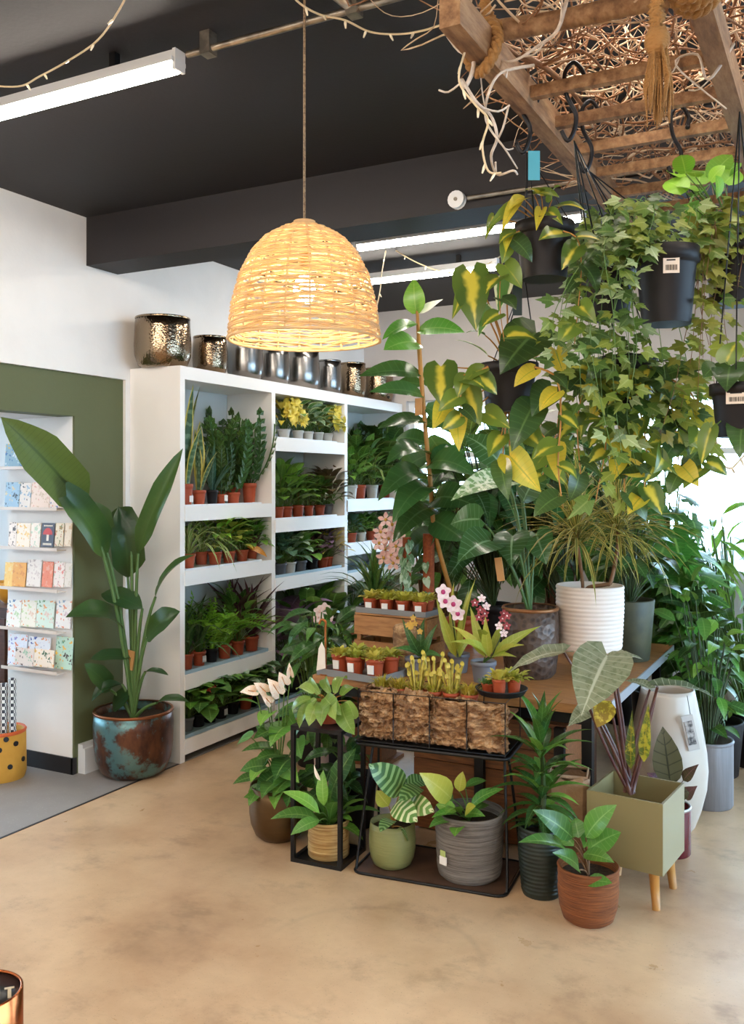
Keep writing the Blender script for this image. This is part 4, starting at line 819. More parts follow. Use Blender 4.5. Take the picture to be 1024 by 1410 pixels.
# hook with paper tag
hk = thing('hanging_tag', 'cream paper tag on a copper hook at the table corner', 'tag', (-2.065, 3.50, TZ+.0005))
part(hk, 'hook', MB().tube(smooth([(0, 0, 0), (0, 0, .20), (.004, -.004, .235), (-.018, -.004, .245), (-.03, -.004, .225)], 4), .005, 6), mat('copper_wire', 'a8622e', .4, .6))
part(hk, 'base', MB().tube([(0, 0, 0), (0, 0, .006)], .025, 14), mat('copper_wire', 'a8622e', .4, .6))
part(hk, 'card', MB().add([V((x, -.02, z)) for x, z in ((-.035, .02), (.012, .035), (.008, .12), (-.008, .15), (-.024, .118))]+[V((x, -.0185, z)) for x, z in ((-.035, .02), (.012, .035), (.008, .12), (-.008, .15), (-.024, .118))], [(0, 1, 2, 3, 4), (9, 8, 7, 6, 5), (0, 5, 6, 1), (1, 6, 7, 2), (2, 7, 8, 3), (3, 8, 9, 4), (4, 9, 5, 0)]), mat('tag_cream', 'e8dccb', .7))
# log
def lj(q, z): return .16*noise.noise(V((math.cos(q)*2, math.sin(q)*2, z*9)))+.07*noise.noise(V((math.cos(q)*6, math.sin(q)*6, z*22)))
lgm = MB().lathe([(0, 0)]+[(.066, .01+k*.02) for k in range(10)]+[(.06, .2), (.02, .21), (0, .208)], 26, jit=lj)
single('bark_log', 'short rough bark log standing on the table before the crate', 'log', lgm, m_bark, (-1.80, 3.785, TZ+.0005))
# raised crate and pots
cr = thing('wooden_crate', 'small plank crate raising a tray of pots on the table', 'crate', (-1.93, 3.97, TZ+.0005), rz=-.06)
for z in (.005, .125): 
    for s in (-1, 1): part(cr, 'slat', MB().box((-.19, s*.10-.007, z), (.19, s*.10+.007, z+.09)), m_plank)
    for s in (-1, 1): part(cr, 'end_slat', MB().box((s*.19-.006, -.092, z), (s*.19+.006, .092, z+.09)), m_plank)
for sx in (-1, 1):
    for sy in (-1, 1): part(cr, 'corner_post', MB().box((sx*.172-.01, sy*.083-.01, 0), (sx*.172+.01, sy*.083+.01, .218)), m_plank)
part(cr, 'lid_board', MB().box((-.19, -.1, .2185), (.19, .1, .226)), m_plank)
tray('pot_tray', 'grey tray of orange pots on top of the plank crate', (-1.93, 3.96, TZ+.2275), .19, .085, .025, m_gtray, -.06)
for k in range(8):
    dx, dy = -.135+(k % 4)*.09, (-.04 if k < 4 else .04); smallpot('carnivorous_plant', 'small golden flytrap in an orange pot on the plank crate' if k < 4 else 'small flytrap in the rear row on the plank crate', (-1.93+dx, 3.96+dy-.06*dx, TZ+.2342), 'trap', .036, .062, 'flytraps on the plank crate', k < 4, rz=-.3)
# ------------------------------------------------------------------ pots on the table
t = NT('ribbed_white_ceramic'); t.base(t.mix(t.noise(t.coord(), 6), 'd8c8ba', 'e6d8cc')); m_rib = t.pr(.55)
def ribbed(r, h, n, amp, taper=.94, bot=.02):
    pr = [(0, 0), (r*taper*.93, 0), (r*taper*.985, bot*.5)]; m = n*4
    for k in range(m+1): z = bot*.6+(h-bot*.6)*k/m; pr.append((r*(taper+(1-taper)*min(1, z/h*1.6))+amp*abs(math.sin(PI*k/4))-amp, z))
    return pr+[(r*.93, h), (r*.92, h*.84)]
wp = thing('striped_dracaena', 'spiky yellow edged dracaena in a white ribbed pot on the table', 'plant', (-1.04, 4.08, TZ+.1105))
part(wp, 'pot', MB().lathe(ribbed(.150, .285, 15, .004), 40), m_rib); part(wp, 'soil', MB().disc(.138, .245, 20), m_soil)
G['marg'] = leafmat('leaf_marginata', '5a6628', '7a7a34', None, veg='edge', vegc='d0b868', tr=.15)
loc = wp.location
stm = MB(); h1 = at(793, 735, 4.05)-loc; h2 = at(850, 728, 4.1)-loc
stm.tube(smooth([(-.03, 0, .24), (-.035, 0, .32), (h1.x, h1.y, h1.z)], 4), .008, 7); part(wp, 'stem', stm, m_brown)
stm = MB().tube(smooth([(-.02, -.02, .24), (0, -.02, .275), (.07, -.01, .29), (.095, 0, .31), (h2.x, h2.y, h2.z-.08), (h2.x, h2.y, h2.z)], 4), .009, 7); part(wp, 'stem', stm, m_brown)
for hc, nn in ((h1, 90), (h2, 90)):
    for i in range(nn):
        az = i*2.4; el = 1.35-2.0*(i/nn)**.8+R.uniform(-.15, .15); d = sph(az, el); L = R.uniform(.32, .50); b = hc+V((0, 0, R.uniform(-.05, .03))); tp = b+d*L*(.95 if el > -.2 else .8)-UP*.05*(1-el/1.4)
        leaf(wp, leafmesh('strap', G['marg'], .16, .2), b, tp, .0125, UP)
stl = thing('round_stool', 'small round brown stool under the white ribbed pot', 'stool', (-1.04, 4.08, TZ+.0005))
part(stl, 'seat', MB().lathe([(0, .09), (.13, .09), (.135, .095), (.135, .105), (.13, .109), (0, .109)], 28), mat('stool_pale', 'b89478', .6))
for k in range(3): q = k*2.094+.4; part(stl, 'leg', MB().tube([(math.cos(q)*.10, math.sin(q)*.10, 0), (math.cos(q)*.085, math.sin(q)*.085, .0895)], .014, 8), m_dplank)
m_olivepot = mat('olive_stoneware', '4a4a34', .5, c2='3a3c2c', gscale=14)
op, z0 = potted('dark_foliage_plant', 'dark leafy plant in an olive stoneware pot behind the white ribbed pot', (-.955, 4.50, TZ+.0005), 'taper', .118, .29, m_olivepot, n=32)
cloud(op, [leafmesh('ovate', G['dark'], .12, .15), leafmesh('heart', G['dark'], .1, .12)], 46, (0, .05, z0+.27), (.16, .2, .24), .15, .08, .3, src=(0, 0, z0), sm=m_dstem)
t = NT('dark_ornate_pot'); vo = t.new('ShaderNodeTexVoronoi'); vo.inputs['Scale'].default_value = 38; t.link(t.coord(), vo.inputs['Vector']); t.base(t.mix(t.step(vo.outputs['Distance'], .2, .5), '3a2c26', '57453a')); t.bump(vo.outputs['Distance'], .006, .8); m_orn = t.pr(.45, .3)
db = thing('elephant_ear_plant', 'plant with big pale veined leaves in a dark patterned pot on the table', 'plant', (-1.26, 3.91, TZ+.0005))
part(db, 'pot', MB().lathe([(0, 0), (.095, 0), (.112, .02), (.122, .10), (.125, .2), (.122, .30), (.113, .30), (.112, .25)], 36), m_orn); part(db, 'soil', MB().disc(.112, .255, 20), m_soil)
part(db, 'rim', MB().lathe([(.122, .29), (.127, .298), (.122, .307), (.112, .304)], 36), mat('bronze_rim', '8a5c38', .35, .6))
G['var'] = leafmat('leaf_variegated_pale', '5a8a4a', '7aa064', 'e8ecd0', veg='blotch', vegc='dfe6c4'); G['gloss'] = leafmat('leaf_glossy_veined', '274a2a', '3c6638', '8fb080', rough=.22, vs=.3)
bv = leafmesh('heart', G['var'], .12, .12, 0, 4); bgl = leafmesh('heart', G['gloss'], .14, .14, 0, 4); bgb = leafmesh('big', G['gloss'], .16, .18, 0, 4)
td = 3.95; q = td/F
hero(db, [(bv, at(700, 664, td), at(620, 690, td-.15), 46*q, V((.2, -.8, .8))), (bgl, at(676, 745, td), at(629, 775, td-.15), 56*q, V((.2, -.9, .6))), (bgl, at(706, 738, td), at(704, 780, td-.12), 50*q, V((.1, -.9, .7))),
          (bgb, at(690, 640, td+.15), at(640, 600, td+.2), 45*q, V((0, -.8, .7))), (bgb, at(720, 690, td+.1), at(760, 640, td+.1), 45*q, V((0, -.9, .5))), (bgl, at(660, 715, td+.2), at(620, 722, td+.25), 48*q, V((.2, -.9, .5))),
          (bgl, at(738, 735, td+.1), at(752, 778, td), 44*q, V((.1, -.9, .6))), (bgb, at(712, 650, td+.2), at(700, 590, td+.25), 44*q, V((0, -1, .2)))], mat('elephant_petiole', '48642f', .5), (0, 0, .25), .007)
part(db, 'wooden_tag', MB().box((-.016, -.003, 0), (.016, .003, .10), T(*(at(690, 800, 3.9)-db.location)) @ Matrix.Rotation(-.15, 4, 'Y')), MC['tag_wood'])
# orchids
m_opet = mat('orchid_white', 'f0e0dc', .5, c2='e8c8c8', gscale=60); m_omag = mat('orchid_magenta', 'b8386c', .5); m_ored = mat('orchid_dark_red', '7a1c28', .5, c2='a83a40', gscale=90); m_opink = mat('orchid_pink', 'e8b4ac', .5, c2='f0cfc4', gscale=50); m_oyel = mat('orchid_gold', 'c89a38', .5)
o1, z0 = potted('miltonia_orchid', 'orchid with dark red and white flowers in a grey pot on the table', (-1.40, 3.70, TZ+.0005), 'nursery', .056, .09, m_greyp)
q = 3.88; Pp = lambda x, y, d=0: at(x, y, q+d)
sl_ = leafmesh('lance', G['lime'], .10, .25); sl2 = leafmesh('lance', G['lime'], .22, .25)
hero(o1, [(sl_, Pp(678, 905), Pp(744, 862, -.05), .05, V((.2, -.8, .6))), (sl2, Pp(672, 905), Pp(618, 884, -.05), .04, V((.1, -.7, .8))), (sl_, Pp(668, 905), Pp(647, 835, .05), .045, V((.3, -1, .2))), (sl_, Pp(673, 905), Pp(668, 848, -.03), .045, V((.2, -1, .3))), (sl2, Pp(670, 900), Pp(655, 868, -.12), .05, V((0, -.6, .8))), (sl_, Pp(680, 905), Pp(690, 858, .1), .04, V((0, -1, .3))), (sl_, Pp(680, 900), Pp(722, 888, -.08), .035, V((0, -.7, .8))), (sl2, Pp(668, 905), Pp(622, 862, .05), .04, V((.2, -.8, .7))), (sl_, Pp(676, 905), Pp(712, 905, -.1), .03, V((0, -.6, .8)))], m_stem, (0, 0, z0), .003)
sk = MB(); oo = o1.location
for pts in ([(672, 905), (668, 860), (662, 822)], [(676, 905), (692, 870), (697, 842)]): sk.tube(smooth([Pp(x, y)-oo for x, y in pts], 4), .003, 5)
part(o1, 'flower_spike', sk, m_dstem)
for x, y in ((655, 830), (664, 824), (660, 840), (668, 845), (671, 835), (658, 850), (666, 855), (690, 852), (698, 848), (686, 862), (697, 862), (692, 872), (693, 845)): petals(o1, Pp(x+R.uniform(-2, 2), y, R.uniform(-.05, -.01))-oo, .019, 5, m_ored if R.random() < .65 else m_opet, (.3, -1, .2), core=m_opet)
o2, z0 = potted('pansy_orchid', 'orchid with white flowers marked magenta standing on the table', (-1.57, 3.84, TZ+.0005), 'nursery', .05, .085, m_greyp)
q2 = 4.06; Pq = lambda x, y, d=0: at(x, y, q2+d); oo = o2.location
hero(o2, [(sl_, Pq(628, 905), Pq(600, 822), .045, V((.3, -1, .2))), (sl_, Pq(632, 905), Pq(655, 795), .03, V((0, -1, .1))), (sl_, Pq(630, 905), Pq(625, 800, .1), .03, V((0, -1, .1))), (sl_, Pq(634, 905), Pq(645, 812), .035, V((0, -1, .1))), (sl2, Pq(632, 905), Pq(660, 870, -.05), .035, V((0, -1, .5))), (sl_, Pq(628, 905), Pq(612, 850), .035, V((0, -1, .3)))], m_stem, (0, 0, z0), .003)
sk = MB().tube(smooth([Pq(x, y)-oo for x, y in ((630, 905), (622, 850), (613, 812))], 4), .003, 5); part(o2, 'flower_spike', sk, m_dstem)
for x, y, r_ in ((610, 815, .036), (624, 832, .04), (613, 828, .035), (630, 845, .034)):
    f = petals(o2, Pq(x, y, -.08)-oo, r_, 5, m_opet, (.4, -1, .1), wd=.85)
    part(f, 'flower_eye', MB().ball(V((.4, -1, .1)).normalized()*.006, (.011, .006, .011), 8, 5), m_omag)
o3, z0 = potted('golden_orchid', 'dark leaved orchid with golden flowers in a grey pot behind the log', (-1.70, 3.66, TZ+.0005), 'nursery', .05, .085, m_greyp)
oo = o3.location; q3 = 4.0; Pr = lambda x, y, d=0: at(x, y, q3+d); dl = leafmesh('lance', G['dark'], .18, .25)
hero(o3, [(dl, Pr(580, 905), Pr(540, 893, -.05), .04, V((.2, -.7, .8))), (dl, Pr(580, 905), Pr(553, 850), .04, V((.3, -1, .2))), (dl, Pr(583, 905), Pr(610, 905, -.1), .04, V((0, -.7, .8))), (dl, Pr(583, 905), Pr(560, 872), .04, V((.2, -1, .3))), (dl, Pr(585, 905), Pr(603, 858), .035, V((0, -1, .2))), (dl, Pr(580, 905), Pr(585, 850, .05), .04, V((.1, -1, .1)))], m_dstem, (0, 0, z0), .003)
sk = MB().tube(smooth([Pr(x, y)-oo for x, y in ((582, 900), (575, 870), (570, 845))], 4), .0025, 5); part(o3, 'flower_spike', sk, m_dstem)
for k in range(10): petals(o3, Pr(570+R.uniform(-9, 9), 858+R.uniform(-12, 12), R.uniform(-.06, 0))-oo, .014, 5, m_oyel, (.3, -1, .2))
# pink cymbidium on a slim pedestal behind the crate
ps = thing('pedestal', 'slim wooden pedestal behind the plank crate', 'pedestal', (-2.30, 4.42, 0))
part(ps, 'top', MB().box((-.12, -.12, .68), (.12, .12, .70)), m_dplank); part(ps, 'column', MB().box((-.09, -.09, .02), (.09, .09, .68)), m_dplank); part(ps, 'foot', MB().box((-.12, -.12, 0), (.12, .12, .02)), m_dplank)
o4, z0 = potted('cymbidium_orchid', 'grassy cymbidium orchid with pale pink flower spikes behind the crate', (-2.30, 4.42, .7005), 'nursery', .085, .14, m_blackp)
oo = o4.location; rosette(o4, leafmesh('strap', G['dark'], .22, .25), 34, z0, .42, .02, .25, 1.4, .02)
q4 = 4.8; Ps = lambda x, y, d=0: at(x, y, q4+d); sk = MB()
for pts in ([(528, 800), (527, 760), (530, 715)], [(533, 800), (540, 770), (543, 735)]): sk.tube(smooth([Ps(x, y)-oo for x, y in pts], 4), .004, 5)
part(o4, 'flower_spike', sk, m_stem)
for x, y in ((531, 716), (540, 722), (524, 732), (543, 735), (535, 742), (548, 740), (522, 748), (530, 756), (545, 752), (538, 765), (528, 768), (547, 768), (541, 775), (525, 740)): petals(o4, Ps(x, y, R.uniform(-.12, 0))-oo, .042, 5, m_opink, (.4, -1, R.uniform(-.2, .3)), core=m_oyel, wd=.6)
# climbers on terracotta poles
m_pole = mat('coir_pole', 'a0522a', .85, c2='8a4222', gscale=70, bump=.004)
for px, y0, y1, rp, lb, kk in ((590, 735, 838, 8, 'bare orange coir pole in a pot by the rubber plant', 6), (560, 740, 838, 6, 'creeper climbing a slim coir pole beside the pink orchid', 24)):
    t4 = 4.62; pp = at(px, y1, t4); loc = V((pp.x, pp.y, TZ+.0005)); root, z0 = potted('pole_climber', lb, loc, 'nursery', .055, .12, m_terra)
    zt = at(px, y0, t4).z-TZ; part(root, 'coir_pole', MB().tube([(0, 0, z0-.02), (0, 0, zt)], wx(rp, t4), 12), m_pole); r_ = wx(rp, t4)
    for k in range(kk):
        u = k/kk; az = -PI/2+R.uniform(-1.5, 1.5); b = V((math.cos(az)*r_, math.sin(az)*r_, z0+(zt-z0)*(.1+.9*u))); leaf(root, leafmesh('heart', G['silver'], .05, .1), b, b+V((math.cos(az)*.012+R.uniform(-.03, .03), math.sin(az)*.012-.01, -.05)), .042, V((math.cos(az), math.sin(az), .4)))
# rubber plant
rp_ = thing('rubber_plant', 'tall rubber plant with a single golden stem and dark oval leaves', 'plant', (-1.80, 4.43, TZ+.0005))
part(rp_, 'pot', pot_mesh('nursery', .085, .15, m_terra)); part(rp_, 'soil', soil_mesh(.077), M=T(0, 0, .127))
loc = rp_.location; tr = 4.62; Pt = lambda x, y, d=0: at(x, y, tr+d)
sp_ = [(602, 800), (600, 740), (592, 660), (583, 560), (577, 480), (573, 400)]
stp = [V((0, 0, .12))]+[Pt(x, y)-loc for x, y in sp_[1:]]
part(rp_, 'stem', MB().tube(smooth(stp, 5), [.012]*21+[.010, .009, .008, .006, .005], 8), m_ystem)
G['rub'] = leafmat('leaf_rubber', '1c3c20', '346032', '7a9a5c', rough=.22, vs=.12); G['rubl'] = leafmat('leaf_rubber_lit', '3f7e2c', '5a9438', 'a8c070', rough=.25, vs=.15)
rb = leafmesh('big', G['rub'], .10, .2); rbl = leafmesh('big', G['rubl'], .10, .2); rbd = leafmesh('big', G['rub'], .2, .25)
q = tr/F
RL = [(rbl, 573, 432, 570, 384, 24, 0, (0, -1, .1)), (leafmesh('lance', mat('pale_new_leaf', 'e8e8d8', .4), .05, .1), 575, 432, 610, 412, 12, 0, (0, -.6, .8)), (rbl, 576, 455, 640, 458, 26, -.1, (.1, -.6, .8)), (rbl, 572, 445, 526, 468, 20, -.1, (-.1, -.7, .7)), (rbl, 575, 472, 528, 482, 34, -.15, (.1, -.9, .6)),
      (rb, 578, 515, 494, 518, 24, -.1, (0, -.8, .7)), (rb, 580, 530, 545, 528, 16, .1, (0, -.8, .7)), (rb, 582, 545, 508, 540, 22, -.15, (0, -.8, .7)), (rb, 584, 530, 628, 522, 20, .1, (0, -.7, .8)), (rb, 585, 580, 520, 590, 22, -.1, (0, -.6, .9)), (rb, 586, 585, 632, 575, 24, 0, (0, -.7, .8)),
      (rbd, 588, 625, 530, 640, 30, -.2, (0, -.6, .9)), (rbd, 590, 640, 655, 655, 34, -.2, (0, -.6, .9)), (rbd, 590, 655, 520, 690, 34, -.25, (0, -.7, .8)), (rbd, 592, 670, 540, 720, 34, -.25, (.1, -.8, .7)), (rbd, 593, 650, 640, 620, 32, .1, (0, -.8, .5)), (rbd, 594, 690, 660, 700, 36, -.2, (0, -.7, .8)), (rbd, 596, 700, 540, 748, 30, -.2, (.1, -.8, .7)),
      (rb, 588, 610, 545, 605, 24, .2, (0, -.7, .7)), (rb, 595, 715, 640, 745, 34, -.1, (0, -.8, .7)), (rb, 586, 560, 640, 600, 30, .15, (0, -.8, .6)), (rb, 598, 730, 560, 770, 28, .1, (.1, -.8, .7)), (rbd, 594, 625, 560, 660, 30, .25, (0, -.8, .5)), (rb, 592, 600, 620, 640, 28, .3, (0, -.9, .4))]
for me, bx, by, tx, ty, wd, dt, nh in RL:
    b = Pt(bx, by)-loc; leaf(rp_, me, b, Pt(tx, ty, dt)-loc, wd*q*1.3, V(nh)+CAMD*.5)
part(rp_, 'wooden_tag', MB().box((-.018, -.003, 0), (.018, .003, .085), T(*(at(576, 572, 4.55)-loc))), MC['tag_wood'])
# dark mass of big leaved plants at the rear of the table
for (x, y, r_, h_, px, py, rx, ryy, t5, n, col, shp, lb) in ((-1.72, 4.70, .10, .2, 650, 690, 75, 120, 4.95, 84, 'dark', 'big', 'dense dark broad leaved plant at the back of the table'), (-1.34, 4.75, .10, .2, 735, 690, 65, 120, 5.0, 80, 'dark', 'big', 'dark broad leaved plant between the rubber plant and the dracaena'), (-1.05, 4.82, .09, .2, 830, 690, 60, 90, 5.1, 70, 'mid', 'ovate', 'green leafy plant at the rear table edge behind the dracaena')):
    root, z0 = potted('broadleaf_plant', lb, (x, y, TZ+.0005), 'nursery', r_, h_, m_blackp); c = at(px, py, t5)-root.location; q = t5/F
    cloud(root, [leafmesh(shp, G[col], .12, .18), leafmesh(shp, G['gloss'] if col == 'dark' else G['mid'], .2, .18)], n, c, (rx*q, .2, ryy*q), .24, .10, .45, src=(0, 0, z0), sm=m_dstem, sr=.004)
# ================================================================== floor plants around the table
# brass pot anthurium
t = NT('brushed_brass'); t.base(t.mix(t.noise(t.coord('Object', (1, 1, 6)), 9), '58432a', '6a5234')); m_brass = t.pr(.38, .75)
an, z0 = potted('anthurium', 'anthurium with peach spathes in a rounded brass pot', (-2.155, 3.262, .0005), 'egg', .124, .225, m_brass, n=40)
loc = an.location; ta = 3.86; A = lambda x, y, d=0: at(x, y, ta+d); q = ta/F
ah = leafmesh('heart', G['mid'], .10, .12); ah2 = leafmesh('heart', G['fresh'], .14, .12)
hero(an, [(ah2, A(372, 982), A(358, 1000, -.1), 26*q, V((.1, -.9, .6))), (ah, A(388, 1005), A(348, 1018, -.1), 32*q, V((.1, -.5, 1))), (ah, A(372, 1030), A(332, 1035, -.05), 20*q, V((.1, -.4, 1))), (ah, A(384, 1040), A(350, 1048, -.1), 24*q, V((.1, -.7, .8))), (ah, A(352, 1070), A(320, 1080, -.05), 18*q, V((.1, -.6, .8))), (ah2, A(360, 1060), A(345, 1078, -.1), 22*q, V((.1, -.8, .6))), (ah, A(400, 1045), A(378, 1075, -.15), 40*q, V((.1, -.9, .6))), (ah, A(405, 1070), A(375, 1098, -.15), 36*q, V((.1, -.9, .6))), (ah, A(360, 1085), A(342, 1110, -.1), 24*q, V((.2, -.9, .5))), (ah2, A(390, 1090), A(378, 1115, -.17), 28*q, V((.1, -.9, .6))), (ah, A(410, 1020), A(415, 1045, -.1), 26*q, V((.1, -.9, .6))), (ah, A(420, 1060), A(440, 1085, .05), 30*q, V((0, -.8, .7))), (ah, A(398, 985), A(412, 1005, .1), 24*q, V((0, -.8, .7))), (ah, A(370, 1045), A(362, 1062, .1), 22*q, V((0, -.8, .7))),
          (ah, A(365, 1055), A(330, 1062, -.02), 30*q, V((.1, -.6, .9))), (ah2, A(395, 1000), A(372, 1028, -.12), 34*q, V((.1, -.8, .7))), (ah, A(385, 1078), A(360, 1100, -.18), 34*q, V((.1, -.9, .6))), (ah, A(412, 1085), A(395, 1112, -.18), 32*q, V((0, -.9, .6))), (ah, A(378, 1015), A(352, 1000, .05), 26*q, V((.1, -.5, .9))), (ah2, A(405, 1030), A(425, 1020, .08), 28*q, V((0, -.6, .9))), (ah, A(365, 1098), A(335, 1098, -.08), 24*q, V((.2, -.8, .6))),
          (ah, A(345, 1015), A(325, 1028, .05), 22*q, V((.1, -.5, 1))), (ah2, A(395, 1055), A(412, 1078, -.12), 30*q, V((0, -.9, .6))), (ah, A(380, 1065), A(352, 1092, -.05), 30*q, V((.1, -.8, .7)))], mat('anthurium_petiole', '5a7034', .5), (0, 0, z0), .0032)
m_spa = mat('peach_spathe', 'fbeede', .35, c2='f6d8b8', gscale=14); sph_ = leafmesh('heart', m_spa, .12, .25); stk = MB()
for bx, by, tx, ty, wd in ((352, 952, 330, 953, 15), (366, 953, 349, 940, 17), (384, 955, 368, 934, 20), (392, 942, 384, 925, 18), (372, 968, 360, 958, 14), (400, 930, 398, 912, 10)):
    b = A(bx, by, -.05)-loc; leaf(an, sph_, b, A(tx, ty, -.08)-loc, wd*q, V((.4, -.8, .5)), 'spathe')
    part(an, 'spadix', MB().tube([b, b+(A(tx, ty, -.12)-A(bx, by, -.05))*.5+V((0, 0, .006))], [.0022, .0014], 6), mat('spadix_orange', 'e09a5c', .5)); stk.tube(bez((0, 0, z0), (b.x*.5, b.y*.5, b.z*.7), b, 6), .0025, 5)
part(an, 'flower_stalks', stk, m_stem)
# black cube stand
ks = thing('plant_stand', 'tall square black metal plant stand', 'stand', (-1.867, 3.19, 0), rz=.05)
e = .104; w_ = .008; hh = .54
for sx in (-1, 1):
    for sy in (-1, 1): part(ks, 'post', MB().box((sx*e-w_, sy*e-w_, 0), (sx*e+w_, sy*e+w_, hh)), m_black)
for z in (0.0, hh-.016):
    for s in (-1, 1): part(ks, 'rail', MB().box((-e+w_, s*e-w_, z), (e-w_, s*e+w_, z+.016)), m_black); part(ks, 'rail', MB().box((s*e-w_, -e+w_, z), (s*e+w_, e-w_, z+.016)), m_black)
part(ks, 'top_plate', MB().box((-e+w_, -e+w_, hh-.010), (e-w_, e-w_, hh-.002)), m_black); part(ks, 'floor_plate', MB().box((-e+w_, -e+w_, .002), (e-w_, e-w_, .008)), m_black)
t = NT('bamboo_weave'); br = t.noise(t.coord('Object', (2, 2, 60)), 4, 3); t.base(t.mix(t.step(br, .4, .6), 'c8a468', 'a67c44')); t.bump(br, .004, .6); m_bam = t.pr(.65)
pl, z0 = potted('peace_lily', 'peace lily in a pale bamboo pot inside the black stand', (-1.867, 3.19, .0085), 'cyl', .083, .145, m_bam, n=32)
for z in (.03, .075, .12): part(pl, 'binding', MB().lathe([(.0832, z-.004), (.0852, z), (.0832, z+.004)], 32), m_bam)
rosette(pl, leafmesh('ovate', G['fresh'], .14, .18), 9, z0, .17, .062, -.1, .6, .02); rosette(pl, leafmesh('ovate', G['mid'], .14, .18), 12, z0, .21, .065, .3, 1.3, .02)
lo = pl.location; hero(pl, [(leafmesh('ovate', G['mid'], .14, .18), at(440, 1130, 3.55), at(372, 1128, 3.5), .07, V((0, -.5, 1))), (leafmesh('ovate', G['fresh'], .14, .18), at(440, 1120, 3.5), at(388, 1090, 3.5), .055, V((0, -.6, 1))), (leafmesh('ovate', G['mid'], .14, .18), at(440, 1130, 3.5), at(400, 1150, 3.45), .055, V((0, -.8, .6))), (leafmesh('ovate', G['mid'], .10, .18), at(458, 1085, 3.6), at(490, 1030, 3.62), .075, V((0, -1, .2))), (leafmesh('ovate', G['fresh'], .10, .18), at(446, 1110, 3.52), at(445, 1060, 3.55), .05, V((.2, -1, .2))), (leafmesh('ovate', G['dark'], .10, .18), at(465, 1110, 3.65), at(470, 1040, 3.7), .07, V((0, -1, .1)))], m_stem, (0, 0, z0), .003)
leaf(pl, leafmesh('lance', mat('lily_white', 'f0e4d4', .4), .1, .3), at(441, 1075, 3.5)-lo, at(432, 1052, 3.5)-lo, .016, V((0, -1, .3)), 'spathe')
np_, z0 = potted('light_green_plant', 'plant with drooping light green oval leaves on the black stand', (-1.867, 3.19, .5405), 'nursery', .06, .06, m_terra)
G['soft'] = leafmat('leaf_soft_green', '6a8a3a', '90a850', 'c0cc80', rough=.3, vs=.15); so = leafmesh('round', G['soft'], .2, .15); lo = np_.location; tk = 3.55
hero(np_, [(so, at(bx, by, tk-.03), at(tx, ty, tk+dt), wd*tk/F, V(nh)) for bx, by, tx, ty, wd, dt, nh in ((440, 968, 425, 1000, 22, -.1, (.2, -.9, .5)), (452, 966, 442, 1000, 22, -.12, (.1, -1, .5)), (432, 965, 418, 988, 14, -.05, (.5, -.9, .4)), (428, 962, 402, 985, 18, 0, (-.1, -.6, .9)), (470, 970, 488, 1012, 26, -.1, (.1, -1, .4)), (478, 965, 490, 990, 18, 0, (.2, -.9, .5)), (460, 965, 462, 992, 20, -.13, (0, -1, .5)), (432, 955, 408, 950, 16, .05, (0, -.4, 1)), (455, 955, 450, 935, 14, .1, (0, -.9, .5)), (440, 956, 425, 938, 14, .1, (0, -.8, .6)), (470, 958, 492, 950, 18, .05, (0, -.5, 1)), (462, 955, 478, 935, 16, .1, (0, -.8, .6)), (447, 960, 470, 985, 24, -.1, (0, -1, .6)), (435, 962, 412, 1003, 16, -.03, (0, -.9, .5)))], m_ystem, (0, 0, z0), .003)
# pots on the wire stand
t = NT('green_glaze'); n1 = t.noise(t.coord('Object', (3, 3, 40)), 4, 3); t.base(t.mix(n1, '7a7c4a', '8e8f5c')); t.bump(n1, .003, .6); m_gglz = t.pr(.4)
pp = sl(-.176, -.05, .0085)
cp, z0 = potted('prayer_plant', 'striped prayer plant in a round moss green pot', pp, 'belly', .092, .17, m_gglz, n=36)
G['pray'] = leafmat('leaf_prayer', '2f5a30', '3f6c38', None, veg='stripe', vegc='8aac70', freq=7); G['prayv'] = leafmat('leaf_prayer_pale', '5a8a3c', '6a9848', None, veg='stripe', vegc='e0e4b0', freq=6)
pr1 = leafmesh('round', G['pray'], .12, .1, 0, 4); pr2 = leafmesh('round', G['prayv'], .14, .1, 0, 4); tk = 3.5; q = tk/F
hero(cp, [(pr1, at(553, 1087, tk), at(507, 1052, tk-.1), 40*q, V((.1, -.9, .6))), (pr1, at(578, 1085, tk), at(550, 1104, tk-.1), 26*q, V((.1, -.8, .7))), (pr2, at(545, 1106, tk), at(575, 1132, tk-.12), 34*q, V((.1, -.9, .6))), (pr2, at(560, 1108, tk), at(598, 1118, tk-.1), 32*q, V((0, -.9, .7))), (pr1, at(541, 1130, tk), at(523, 1146, tk-.1), 20*q, V((.1, -.9, .6))), (leafmesh('ovate', G['lime'], .1, .1), at(535, 1110, tk), at(518, 1088, tk), 22*q, V((.1, -.9, .5))), (pr1, at(560, 1080, tk+.05), at(588, 1076, tk+.1), 24*q, V((0, -.8, .7))), (pr1, at(555, 1140, tk), at(560, 1156, tk+.05), 20*q, V((0, -.9, .6)))], m_ystem, (0, 0, z0), .0028)
t = NT('grey_felt_coil'); sp = t.coord('Object', (2, 2, 70)); n1 = t.noise(sp, 3, 4, .7); t.base(t.mix(t.step(n1, .35, .65), '8a827a', '635c56')); t.bump(n1, .008, .9); m_felt = t.pr(.95)
pf = thing('philodendron', 'young philodendron with lime leaves in a grey felt basket', 'plant', sl(.128, -.025, .0085))
part(pf, 'pot', MB().lathe([(0, 0), (.105, 0), (.118, .012), (.122, .03)]+[(.122+.0105*k/10+(.002 if k % 2 else 0), .03+.215*k/10) for k in range(11)]+[(.126, .247), (.124, .20)], 40), m_felt)
